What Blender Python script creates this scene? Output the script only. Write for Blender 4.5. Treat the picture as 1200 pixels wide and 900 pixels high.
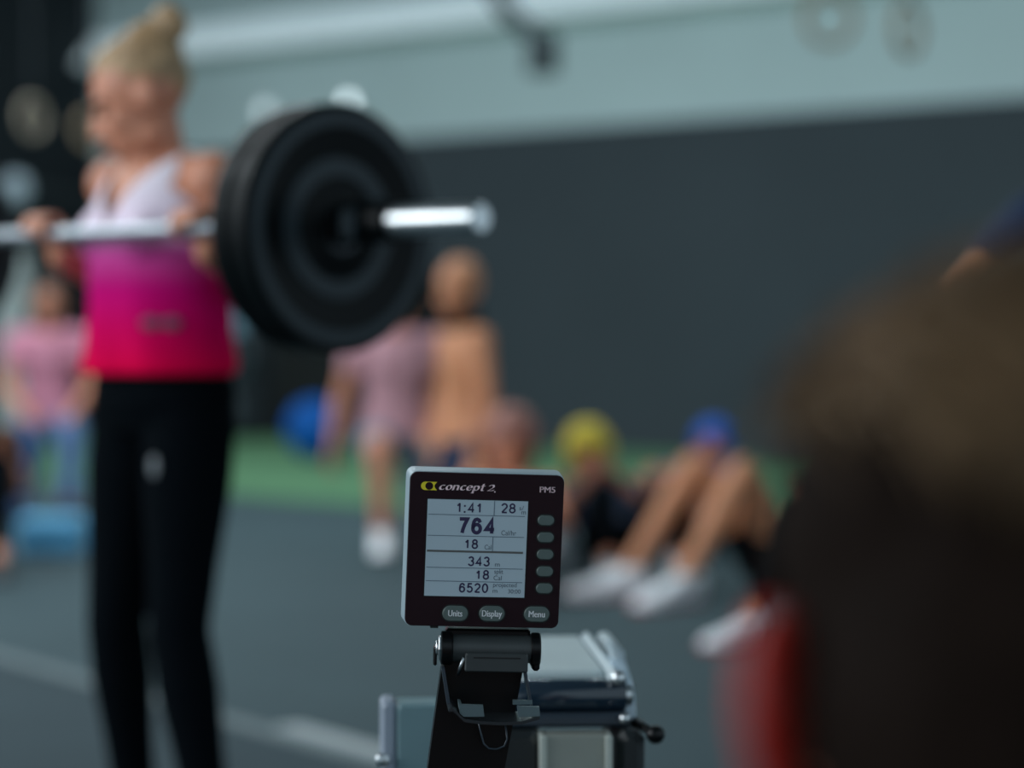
import bpy, bmesh, math, random
from math import sin, cos, pi, radians as R
from mathutils import Vector as V, Matrix
from mathutils import noise as mnoise

for o in list(bpy.data.objects):
    bpy.data.objects.remove(o)
SC = bpy.context.scene
COL = SC.collection
random.seed(4)

# ------------------------------------------------------------------ camera
FPX, CAMZ, HORIZON = 2833.33, 1.12, 365.0
PITCH = math.atan((450 - HORIZON) / FPX)
cam_d = bpy.data.cameras.new('camera')
cam = bpy.data.objects.new('camera', cam_d)
COL.objects.link(cam)
cam.location = (0, 0, CAMZ)
cam.rotation_euler = (pi / 2 - PITCH, 0, 0)
cam_d.lens = 85
cam_d.sensor_width = 36
cam_d.clip_start = 0.05
cam_d.clip_end = 200
cam_d.dof.use_dof = True
cam_d.dof.focus_distance = 2.2
cam_d.dof.aperture_fstop = 2.3
SC.camera = cam

# ------------------------------------------------------------------ sky / ambient daylight
W = bpy.data.worlds.new('world')
SC.world = W
W.use_nodes = True
bg = W.node_tree.nodes['Background']
bg.inputs[0].default_value = (0.62, 0.80, 0.92, 1)
bg.inputs[1].default_value = 0.78

# ------------------------------------------------------------------ exposure
SC.view_settings.view_transform = 'Standard'
SC.view_settings.look = 'None'
SC.view_settings.exposure = 0.0
SC.view_settings.gamma = 1.0
SC.view_settings.use_curve_mapping = False
SC.cycles.use_denoising = True


def P(px, py, Z):
    """world point at depth Z (metres along the lens axis) seen at a pixel of the photograph"""
    r, u = (px - 600) / FPX, (450 - py) / FPX
    return V((r * Z, Z * (cos(PITCH) + u * sin(PITCH)), CAMZ + Z * (-sin(PITCH) + u * cos(PITCH))))


# room axes: E1 runs along the far wall to the right, EN from the far wall into the room
E1 = V((0.742, -0.670, 0))
EN = V((-0.670, -0.742, 0))
WALL0 = V((0, 20.0, 0))


def room(a, n, z=0.0):
    p = WALL0 + E1 * a + EN * n
    return V((p.x, p.y, z))


# ceiling lamps (a long LED batten each): position along wall, distance from wall, length along E1
LAMPS = [(-3, 4.2, 90), (2, 4.2, 90), (7, 4.2, 90), (-2, 7.5, 90), (4, 7.5, 90), (-1, 10.5, 130), (4, 10.5, 130), (0, 14.0, 170), (5, 14.0, 170), (0, 18.5, 190), (5, 18.5, 190)]
LAMP_Z = 5.0
for i, (a, n, watts) in enumerate(LAMPS):
    ld = bpy.data.lights.new('batten_light', 'AREA')
    ld.shape = 'RECTANGLE'
    ld.size, ld.size_y = 3.0, 0.22
    ld.energy = watts
    ld.color = (0.84, 0.95, 1.0)
    lo = bpy.data.objects.new('batten_light', ld)
    COL.objects.link(lo)
    lo.location = room(a, n, LAMP_Z - 0.03)
    lo.rotation_euler = (0, 0, math.atan2(E1.y, E1.x))


# daylight from the tall window on the left side, out of frame
wd = bpy.data.lights.new('window_daylight', 'AREA')
wd.shape = 'RECTANGLE'
wd.size, wd.size_y = 4.5, 2.6
wd.energy = 230
wd.color = (0.90, 0.96, 1.0)
wo = bpy.data.objects.new('window_daylight', wd)
COL.objects.link(wo)
wo.location = (-6.0, 1.6, 3.0)
wo.rotation_euler = (V((-0.6, 5.0, 1.0)) - V(wo.location)).to_track_quat('-Z', 'Y').to_euler()


# ------------------------------------------------------------------ materials
def lin(c):
    out = []
    for v in c[:3]:
        v = v / 255.0
        out.append(v / 12.92 if v <= 0.04045 else ((v + 0.055) / 1.055) ** 2.4)
    return (out[0], out[1], out[2], 1)


MATS = {}


def mat(name, rgb, rough=0.6, metal=0.0, var=0.12, scale=20.0, bump=0.0, bscale=200.0, coat=0.0, sss=0.0, spec=0.5, emit=0.0):
    if name in MATS:
        return MATS[name]
    m = bpy.data.materials.new(name)
    m.use_nodes = True
    nt = m.node_tree
    b = nt.nodes['Principled BSDF']
    c = lin(rgb)
    b.inputs['Roughness'].default_value = rough
    b.inputs['Metallic'].default_value = metal
    b.inputs['Coat Weight'].default_value = coat
    b.inputs['Specular IOR Level'].default_value = spec
    if sss:
        b.inputs['Subsurface Weight'].default_value = sss
        b.inputs['Subsurface Radius'].default_value = (0.012, 0.004, 0.002)
        b.inputs['Subsurface Scale'].default_value = 1.0
    tc = nt.nodes.new('ShaderNodeTexCoord')
    if var:
        n = nt.nodes.new('ShaderNodeTexNoise')
        n.inputs['Scale'].default_value = scale
        n.inputs['Detail'].default_value = 4
        nt.links.new(tc.outputs['Object'], n.inputs['Vector'])
        r = nt.nodes.new('ShaderNodeValToRGB')
        r.color_ramp.elements[0].position = 0.3
        r.color_ramp.elements[1].position = 0.7
        r.color_ramp.elements[0].color = tuple(x * (1 - var) for x in c[:3]) + (1,)
        r.color_ramp.elements[1].color = tuple(min(1, x * (1 + var)) for x in c[:3]) + (1,)
        nt.links.new(n.outputs['Fac'], r.inputs['Fac'])
        nt.links.new(r.outputs['Color'], b.inputs['Base Color'])
    else:
        b.inputs['Base Color'].default_value = c
    if bump:
        n2 = nt.nodes.new('ShaderNodeTexNoise')
        n2.inputs['Scale'].default_value = bscale
        n2.inputs['Detail'].default_value = 3
        nt.links.new(tc.outputs['Object'], n2.inputs['Vector'])
        bp = nt.nodes.new('ShaderNodeBump')
        bp.inputs['Strength'].default_value = bump
        bp.inputs['Distance'].default_value = 0.002
        nt.links.new(n2.outputs['Fac'], bp.inputs['Height'])
        nt.links.new(bp.outputs['Normal'], b.inputs['Normal'])
    if emit:
        b.inputs['Emission Color'].default_value = c
        b.inputs['Emission Strength'].default_value = emit
    MATS[name] = m
    return m


# ------------------------------------------------------------------ mesh helpers
class MB:
    def __init__(self):
        self.v, self.f = [], []

    def add(self, vs, fs):
        o = len(self.v)
        self.v += [tuple(x) for x in vs]
        self.f += [tuple(i + o for i in f) for f in fs]
        return self

    def box(self, c, size, ax=None, bev=0.0):
        """box; with bev the four long edges along local y are chamfered"""
        c = V(c)
        sx, sy, sz = size[0] / 2, size[1] / 2, size[2] / 2
        X, Y, Z = ax or (V((1, 0, 0)), V((0, 1, 0)), V((0, 0, 1)))
        b = min(bev, sx * .95, sz * .95, sy * .95)
        if b <= 0:
            vs = [c + X * (sx * i) + Y * (sy * j) + Z * (sz * k) for i in (-1, 1) for j in (-1, 1) for k in (-1, 1)]
            return self.add(vs, [(0, 1, 3, 2), (4, 6, 7, 5), (0, 4, 5, 1), (2, 3, 7, 6), (0, 2, 6, 4), (1, 5, 7, 3)])
        prof = [(-sx + b, -sz), (sx - b, -sz), (sx, -sz + b), (sx, sz - b), (sx - b, sz), (-sx + b, sz), (-sx, sz - b), (-sx, -sz + b)]
        inn = [(x * (sx - b) / sx, z * (sz - b) / sz) for x, z in prof]
        rings = [(-sy, inn), (-sy + b, prof), (sy - b, prof), (sy, inn)]
        vs = [c + X * x + Y * y + Z * z for y, pr in rings for x, z in pr]
        fs = [tuple(range(8)), tuple(reversed(range(24, 32)))]
        for r in range(3):
            for i in range(8):
                j = (i + 1) % 8
                fs.append((r * 8 + i, r * 8 + 8 + i, r * 8 + 8 + j, r * 8 + j))
        return self.add(vs, fs)

    def prism(self, prof, y0, y1, ax=None, c=(0, 0, 0), bev=0.0):
        """profile polygon in local x,z swept from y0 to y1; front edge optionally chamfered inwards"""
        c = V(c)
        X, Y, Z = ax or (V((1, 0, 0)), V((0, 1, 0)), V((0, 0, 1)))
        n = len(prof)
        rings = [(y0, 1.0), (y1, 1.0)]
        cx = sum(p[0] for p in prof) / n
        cz = sum(p[1] for p in prof) / n
        vs = []
        lay = [(y0, bev), (y0 + bev, 0.0), (y1, 0.0)] if bev else [(y0, 0.0), (y1, 0.0)]
        for y, ins in lay:
            for x, z in prof:
                d = math.hypot(x - cx, z - cz) or 1
                k = (d - ins) / d
                vs.append(c + X * (cx + (x - cx) * k) + Y * y + Z * (cz + (z - cz) * k))
        fs = [tuple(range(n)), tuple(reversed(range((len(lay) - 1) * n, len(lay) * n)))]
        for r in range(len(lay) - 1):
            for i in range(n):
                j = (i + 1) % n
                fs.append((r * n + i, r * n + n + i, r * n + n + j, r * n + j))
        return self.add(vs, fs)

    def rings(self, rs, n=16, close=True):
        """loft: rs = [(centre, side, front, w, d)]"""
        vs, fs = [], []
        for c, s, f, w, d in rs:
            for i in range(n):
                t = 2 * pi * i / n
                vs.append(V(c) + V(s) * (w * cos(t)) + V(f) * (d * sin(t)))
        m = len(rs)
        for r in range(m - 1):
            for i in range(n):
                j = (i + 1) % n
                fs.append((r * n + i, r * n + j, r * n + n + j, r * n + n + i))
        if close:
            fs.append(tuple(reversed(range(n))))
            fs.append(tuple(range((m - 1) * n, m * n)))
        return self.add(vs, fs)

    def lathe(self, prof, c=(0, 0, 0), axis=(0, 0, 1), n=32, close=True):
        """prof = [(radius, height along axis)]"""
        s, f, a = frame(axis)
        return self.rings([(V(c) + a * h, s, f, max(r, 1e-5), max(r, 1e-5)) for r, h in prof], n, close)

    def tube(self, pts, r, n=10, r1=None):
        pts = [V(p) for p in pts]
        rs = []
        s = None
        for i, p in enumerate(pts):
            t = (pts[min(i + 1, len(pts) - 1)] - pts[max(i - 1, 0)]).normalized()
            if s is None:
                s, f, _ = frame(t)
            else:
                s = (s - t * s.dot(t)).normalized()
                f = t.cross(s)
            rr = r if r1 is None else r + (r1 - r) * i / (len(pts) - 1)
            rs.append((p, s, f, rr, rr))
        return self.rings(rs, n)

    def torus(self, c, axis, Rr, r, n=40, k=10):
        s, f, a = frame(axis)
        vs, fs = [], []
        for i in range(n):
            t = 2 * pi * i / n
            d = s * cos(t) + f * sin(t)
            for j in range(k):
                u = 2 * pi * j / k
                vs.append(V(c) + d * (Rr + r * cos(u)) + a * (r * sin(u)))
        for i in range(n):
            for j in range(k):
                fs.append((i * k + j, ((i + 1) % n) * k + j, ((i + 1) % n) * k + (j + 1) % k, i * k + (j + 1) % k))
        return self.add(vs, fs)

    def ball(self, c, ax, rad, n=18, m=12):
        s, f, u = ax
        rs = []
        for i in range(m + 1):
            t = pi * (0.02 + 0.96 * i / m)
            rs.append((V(c) - V(u) * (rad[2] * cos(t)), s, f, rad[0] * sin(t), rad[1] * sin(t)))
        return self.rings(rs, n)

    def cone(self, a, b, ra, rb, n=14, flat0=False, flat1=False, mid=None):
        """limb: tapered capsule, optional list mid=[(t, radius)]"""
        a, b = V(a), V(b)
        t = (b - a).normalized()
        s, f, _ = frame(t)
        L = (b - a).length
        rs = []
        if flat0:
            rs.append((a, s, f, ra, ra))
        else:
            for k in (-0.98, -0.8, -0.5, 0.0):
                rs.append((a + t * (ra * k), s, f, ra * math.sqrt(1 - k * k), ra * math.sqrt(1 - k * k)))
        for tt, r in (mid or []):
            rs.append((a + t * (L * tt), s, f, r, r))
        if flat1:
            rs.append((b, s, f, rb, rb))
        else:
            for k in (0.0, 0.5, 0.8, 0.98):
                rs.append((b + t * (rb * k), s, f, rb * math.sqrt(1 - k * k), rb * math.sqrt(1 - k * k)))
        return self.rings(rs, n)

    def build(self, name, m, parent=None, smooth=False, angle=None):
        me = bpy.data.meshes.new(name)
        me.from_pydata(self.v, [], self.f)
        bm = bmesh.new()
        bm.from_mesh(me)
        bmesh.ops.recalc_face_normals(bm, faces=bm.faces)
        bm.to_mesh(me)
        bm.free()
        if smooth:
            me.shade_smooth()
            if angle:
                me.set_sharp_from_angle(angle=R(angle))
        me.materials.append(m)
        o = bpy.data.objects.new(name, me)
        COL.objects.link(o)
        if parent:
            o.parent = parent
        return o

    def fused(self, name, m, parent, voxel, smooth=3, post=None):
        """all shapes merged into one continuous skin"""
        o = self.build(name, m, parent)
        md = o.modifiers.new('r', 'REMESH')
        md.mode = 'VOXEL'
        md.voxel_size = voxel
        if smooth:
            s = o.modifiers.new('s', 'SMOOTH')
            s.factor = 0.5
            s.iterations = smooth
        dg = bpy.context.evaluated_depsgraph_get()
        dg.update()
        me = bpy.data.meshes.new_from_object(o.evaluated_get(dg))
        o.modifiers.clear()
        old = o.data
        o.data = me
        bpy.data.meshes.remove(old)
        me.name = name
        if post:
            for v in me.vertices:
                v.co = post(v.co)
        me.shade_smooth()
        if not me.materials:
            me.materials.append(m)
        return o


def frame(axis):
    a = V(axis).normalized()
    h = V((0, 0, 1)) if abs(a.z) < 0.9 else V((1, 0, 0))
    s = h.cross(a).normalized()
    return s, a.cross(s), a


def empty(name, loc, rz=0.0):
    o = bpy.data.objects.new(name, None)
    o.empty_display_size = 0.1
    COL.objects.link(o)
    o.location = loc
    o.rotation_euler = (0, 0, rz)
    return o


def tag(o, label=None, cat=None, group=None, kind=None):
    if label: o['label'] = label
    if cat: o['category'] = cat
    if group: o['group'] = group
    if kind: o['kind'] = kind
    return o


def copy_tree(o, parent=None):
    c = o.copy()
    COL.objects.link(c)
    c.parent = parent
    for ch in [x for x in o.children]:
        copy_tree(ch, c)
    return c


# ------------------------------------------------------------------ the room
m_floor = mat('rubber_floor', (62, 79, 84), 0.75, var=0.07, scale=1.3, bump=0.15, bscale=90, spec=0.12)
m_black = mat('black_wall_paint', (58, 67, 73), 0.8, var=0.06, scale=0.8, spec=0.3)
m_pale = mat('pale_wall_paint', (184, 204, 206), 0.8, var=0.05, scale=0.6)
m_dark = mat('dark_wall_paint', (16, 27, 34), 0.8, var=0.1, scale=0.8)
m_white = mat('white_steel', (240, 246, 248), 0.5, var=0.03, scale=2)
m_ceil = mat('ceiling_paint', (120, 130, 134), 0.85, var=0.05, scale=1)
m_turf = mat('green_turf', (84, 130, 92), 0.95, var=0.18, scale=30, bump=0.5, bscale=300)


def roombox(name, a0, a1, n0, n1, z0, z1, m, parent=None):
    mb = MB()
    c = room((a0 + a1) / 2, (n0 + n1) / 2, (z0 + z1) / 2)
    mb.box(c, (a1 - a0, n1 - n0, z1 - z0), (E1, EN, V((0, 0, 1))))
    return mb.build(name, m, parent)


A_L = -5.46      # corner with the dark left wall, measured along the far wall
tag(roombox('floor', A_L - 6, 16, -0.3, 24, -0.1, 0, m_floor), kind='structure')
wb = tag(roombox('wall_back', A_L, 16, -0.3, 0, 2.6, 6.0, m_pale), kind='structure')
tag(roombox('trim_1', A_L, 16, -0.3, 0.04, 0, 2.6, m_black), kind='structure')
tag(roombox('wall_left', A_L - 0.3, A_L, -0.3, 14, 0, 6.0, m_dark), kind='structure')
tag(roombox('ceiling', A_L - 0.3, 16, -0.3, 22, 5.4, 5.6, m_ceil), kind='structure')
bm_ = MB()
bm_.add([room(a, n, z) for a in (A_L, 9.2) for n, z in ((0.0, 3.46), (0.03, 3.46), (0.24, 3.50), (0.24, 3.53), (0.03, 3.78), (0.0, 3.78))],
        [(5, 4, 3, 2, 1, 0), (6, 7, 8, 9, 10, 11)] + [(i, (i + 1) % 6, (i + 1) % 6 + 6, i + 6) for i in range(6)])
ls_ = tag(empty('light_strip', room(0, 0.12, 3.46), 0), 'long pale light strip running along the upper wall behind the dark hanging arm', 'lamp')
bm_.v = [tuple(V(p) - ls_.location) for p in bm_.v]
bm_.build('diffuser', mat('strip_diffuser', (214, 234, 240), 0.5, var=0.03, scale=2, emit=0.32), ls_)
hb_ = MB()
hb_.add([room(a, n, z) - ls_.location for a in (A_L, 9.2) for n, z in ((0.0, 3.44), (0.25, 3.48), (0.25, 3.50), (0.0, 3.46))], [(3, 2, 1, 0), (4, 5, 6, 7)] + [(i, (i + 1) % 4, (i + 1) % 4 + 4, i + 4) for i in range(4)])
hb_.build('base_rail', m_white, ls_)
for px_, lb_ in ((322, 'small added glowing disc for a glint above the bumper plates, nearer the woman'), (420, 'small added glowing disc for a glint above the bumper plates, nearer the barbell end')):  # added glowing discs stand in for the glints at the plates' top rim
    r_ = (px_ - 600) / FPX
    wl = tag(empty('glint_disc', room(WALL0.y * r_ / (E1.x - r_ * E1.y), 0.0, 2.92), math.atan2(E1.y, E1.x)), lb_, 'lamp')
    MB().lathe([(0.04, 0), (0.04, -0.05), (0.075, -0.06), (0.08, -0.12), (0.07, -0.125), (0.07, -0.11)], axis=(0, 1, 0), n=24).build('housing', m_white, wl, True, 30)
    MB().lathe([(0.066, -0.118), (0.04, -0.128), (0.01, -0.13)], axis=(0, 1, 0), n=24).build('glow_face', mat('glint_glow', (225, 240, 245), 0.4, var=0, emit=2.6) if px_ == 420 else mat('dim_glint_glow', (225, 240, 245), 0.4, var=0, emit=0.9), wl, True, 60)
# turf strip along the far wall
turf = roombox('turf', -4.6, 14, 0.06, 5.1, 0, 0.02, m_turf)
tag(turf, 'green artificial turf strip running along the foot of the black wall', 'turf', kind='stuff')

# ------------------------------------------------------------------ people
SK_A = mat('skin_light', (200, 134, 106), 0.5, var=0.08, scale=12, sss=0.15)
SK_B = mat('skin_tan', (208, 140, 100), 0.5, var=0.08, scale=12, sss=0.15)
SK_C = mat('skin_warm', (186, 116, 84), 0.5, var=0.08, scale=12, sss=0.15)
M_EYE = mat('eye_dark', (40, 30, 26), 0.2, var=0)
M_LIP = mat('lips', (160, 84, 78), 0.5, var=0)
BLACKCLOTH = mat('black_fabric', (4, 9, 14), 0.9, var=0.1, scale=60, spec=0.05)
ZU = V((0, 0, 1))


def tilt_axes(yaw, pitch, roll=0.0):
    """head axes (side, forward, up); yaw 0 faces -Y, positive pitch looks down"""
    m = Matrix.Rotation(yaw, 3, 'Z') @ Matrix.Rotation(pitch, 3, 'X') @ Matrix.Rotation(roll, 3, 'Y')
    return m @ V((1, 0, 0)), m @ V((0, -1, 0)), m @ V((0, 0, 1))


def head_prims(mb, H, ax, k=1.0, ears=True):
    s, f, u = ax

    def q(a, b, c):
        return H + s * (a * k) + f * (b * k) + u * (c * k)
    mb.ball(q(0, -0.012, 0.030), ax, (0.076 * k, 0.096 * k, 0.088 * k))
    mb.ball(q(0, 0.030, -0.040), ax, (0.060 * k, 0.062 * k, 0.080 * k))
    mb.ball(q(0, 0.056, -0.098), ax, (0.026 * k, 0.026 * k, 0.020 * k))            # chin
    mb.ball(q(0, 0.074, 0.022), ax, (0.052 * k, 0.016 * k, 0.014 * k))             # brow
    mb.cone(q(0, 0.086, 0.008), q(0, 0.104, -0.030), 0.009 * k, 0.013 * k, 8)      # nose
    for sg in (-1, 1):
        mb.ball(q(0.013 * sg, 0.094, -0.034), ax, (0.009 * k, 0.010 * k, 0.008 * k))
        mb.ball(q(0.040 * sg, 0.056, -0.028), ax, (0.022 * k, 0.022 * k, 0.024 * k))  # cheekbone
        mb.ball(q(0.048 * sg, 0.006, -0.072), ax, (0.014 * k, 0.030 * k, 0.024 * k))  # jaw corner
        if ears:
            mb.ball(q(0.078 * sg, -0.012, -0.008), ax, (0.010 * k, 0.020 * k, 0.032 * k))
            mb.ball(q(0.086 * sg, -0.024, 0.004), ax, (0.007 * k, 0.012 * k, 0.024 * k))
    mb.ball(q(0, 0.088, -0.060), ax, (0.024 * k, 0.010 * k, 0.007 * k))
    mb.ball(q(0, 0.086, -0.071), ax, (0.021 * k, 0.010 * k, 0.007 * k))


def face_parts(root, H, ax, k, m_brow):
    s, f, u = ax
    for sg in (-1, 1):
        mb = MB()
        mb.ball(H + s * (0.031 * sg * k) + f * (0.079 * k) + u * (-0.002 * k), ax, (0.013 * k, 0.009 * k, 0.007 * k), 10, 8)
        mb.build('eye', M_EYE, root, True)
        mb = MB()
        mb.tube([H + s * (x * sg * k) + f * (y * k) + u * (z * k) for x, y, z in ((0.014, 0.093, 0.018), (0.032, 0.088, 0.024), (0.050, 0.070, 0.018))], 0.0035 * k, 6)
        mb.build('eyebrow', m_brow, root, True)
    mb = MB()
    mb.tube([H + s * (x * k) + f * (y * k) + u * (z * k) for x, y, z in ((-0.022, 0.088, -0.066), (-0.008, 0.098, -0.063), (0.008, 0.098, -0.063), (0.022, 0.088, -0.066))], 0.0055 * k, 8)
    mb.build('mouth', M_LIP, root, True)


def hair_cap(root, H, ax, k, m, style='short', voxel=0.008, bun=None):
    s, f, u = ax
    mb = MB()

    def q(a, b, c):
        return H + s * (a * k) + f * (b * k) + u * (c * k)
    if style == 'up':
        mb.ball(q(0, -0.028, 0.052), ax, (0.079 * k, 0.088 * k, 0.077 * k))
        mb.ball(q(0, -0.062, 0.022), ax, (0.060 * k, 0.050 * k, 0.052 * k))
        mb.ball(q(0, 0.014, 0.078), ax, (0.061 * k, 0.052 * k, 0.042 * k))
    else:
        mb.ball(q(0, -0.022, 0.046), ax, (0.081 * k, 0.096 * k, 0.084 * k))
        mb.ball(q(0, -0.050, 0.005), ax, (0.076 * k, 0.066 * k, 0.075 * k))
        for sg in (-1, 1):
            mb.ball(q(0.060 * sg, 0.012, 0.030), ax, (0.020 * k, 0.034 * k, 0.034 * k))
    if style == 'long':
        mb.ball(q(0, -0.085, -0.06), ax, (0.060 * k, 0.035 * k, 0.10 * k))
    if bun:
        c = q(*bun[:3])
        mb.ball(c, ax, (bun[3] * k, bun[3] * k, bun[3] * 1.15 * k))
        mb.cone(q(0, -0.05, 0.11), c, 0.034 * k, bun[3] * 0.7 * k)
    o = mb.fused('hair', m, root, voxel, 2, post=lambda c: c + (c - H).normalized() * (0.006 * mnoise.noise(V((c.x * 26, c.y * 26, c.z * 70)))))
    return o


def hand_relaxed(mb, W0, d, n, k=1.0, curl=0.5, right=True):
    """palm + five separate fingers; d = direction of the fingers, n = back of the hand"""
    d, n = V(d).normalized(), V(n)
    n = (n - d * n.dot(d)).normalized()
    s = d.cross(n) * (1 if right else -1)
    ctr = W0 + d * (0.045 * k)
    mb.rings([(W0, s, n, 0.024 * k, 0.018 * k), (ctr, s, n, 0.038 * k, 0.015 * k), (W0 + d * (0.085 * k), s, n, 0.040 * k, 0.013 * k)], 12)
    for i, (off, L) in enumerate(((-0.030, 0.066), (-0.010, 0.076), (0.010, 0.072), (0.029, 0.056))):
        p = W0 + d * (0.078 * k) + s * (off * k)
        dd = d.copy()
        for j in range(3):
            seg = L * k * (0.42, 0.32, 0.26)[j]
            ang = curl * (0.5 + 0.5 * j)
            dd = (d * cos(ang) - n * sin(ang)).normalized()
            e = p + dd * seg
            mb.cone(p, e, (0.0095 - 0.001 * j) * k, (0.0088 - 0.001 * j) * k, 8)
            p = e
    p = W0 + d * (0.022 * k) - s * (0.030 * k)
    for j in range(2):
        dd = (d * 0.75 - s * (0.6 - 0.35 * j) - n * (0.2 + 0.3 * j)).normalized()
        e = p + dd * (0.036 * k)
        mb.cone(p, e, 0.011 * k, 0.009 * k, 8)
        p = e


def hand_grip(mb, C, bar, wrist, back, r, k=1.0, thumb_sign=1):
    """fist closed on a bar: C on the bar axis, back = unit from bar to palm, fingers go over the top"""
    bar, back = V(bar).normalized(), V(back)
    back = (back - bar * back.dot(bar)).normalized()
    up = bar.cross(back)
    if up.z < 0:
        up = -up
    RR = r + 0.009 * k
    pc = C + back * (r + 0.015 * k)
    ax = (pc - wrist).normalized()
    nn = bar.cross(ax).normalized()
    mb.rings([(wrist, bar, nn, 0.024 * k, 0.018 * k), ((wrist + pc) / 2, bar, nn, 0.036 * k, 0.018 * k), (pc + up * (0.012 * k), bar, nn, 0.040 * k, 0.014 * k)], 12)
    for i, off in enumerate((-0.030, -0.010, 0.010, 0.029)):
        pts = []
        for j, th in enumerate((25, 70, 120, 170, 215 - 10 * abs(i - 1))):
            th = R(th)
            pts.append(C + bar * (off * k) + back * (RR * cos(th)) + up * (RR * sin(th)))
        for j in range(4):
            mb.cone(pts[j], pts[j + 1], (0.0098 - 0.0006 * j) * k, (0.0092 - 0.0006 * j) * k, 8)
    pts = []
    for th in (-10, -60, -115, -150):
        th = R(th)
        pts.append(C + bar * (0.040 * thumb_sign * k * (1 - 0.15 * abs(th))) + back * (RR * cos(th)) + up * (RR * sin(th)))
    for j in range(3):
        mb.cone(pts[j], pts[j + 1], 0.0112 * k, 0.0098 * k, 8)


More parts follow.
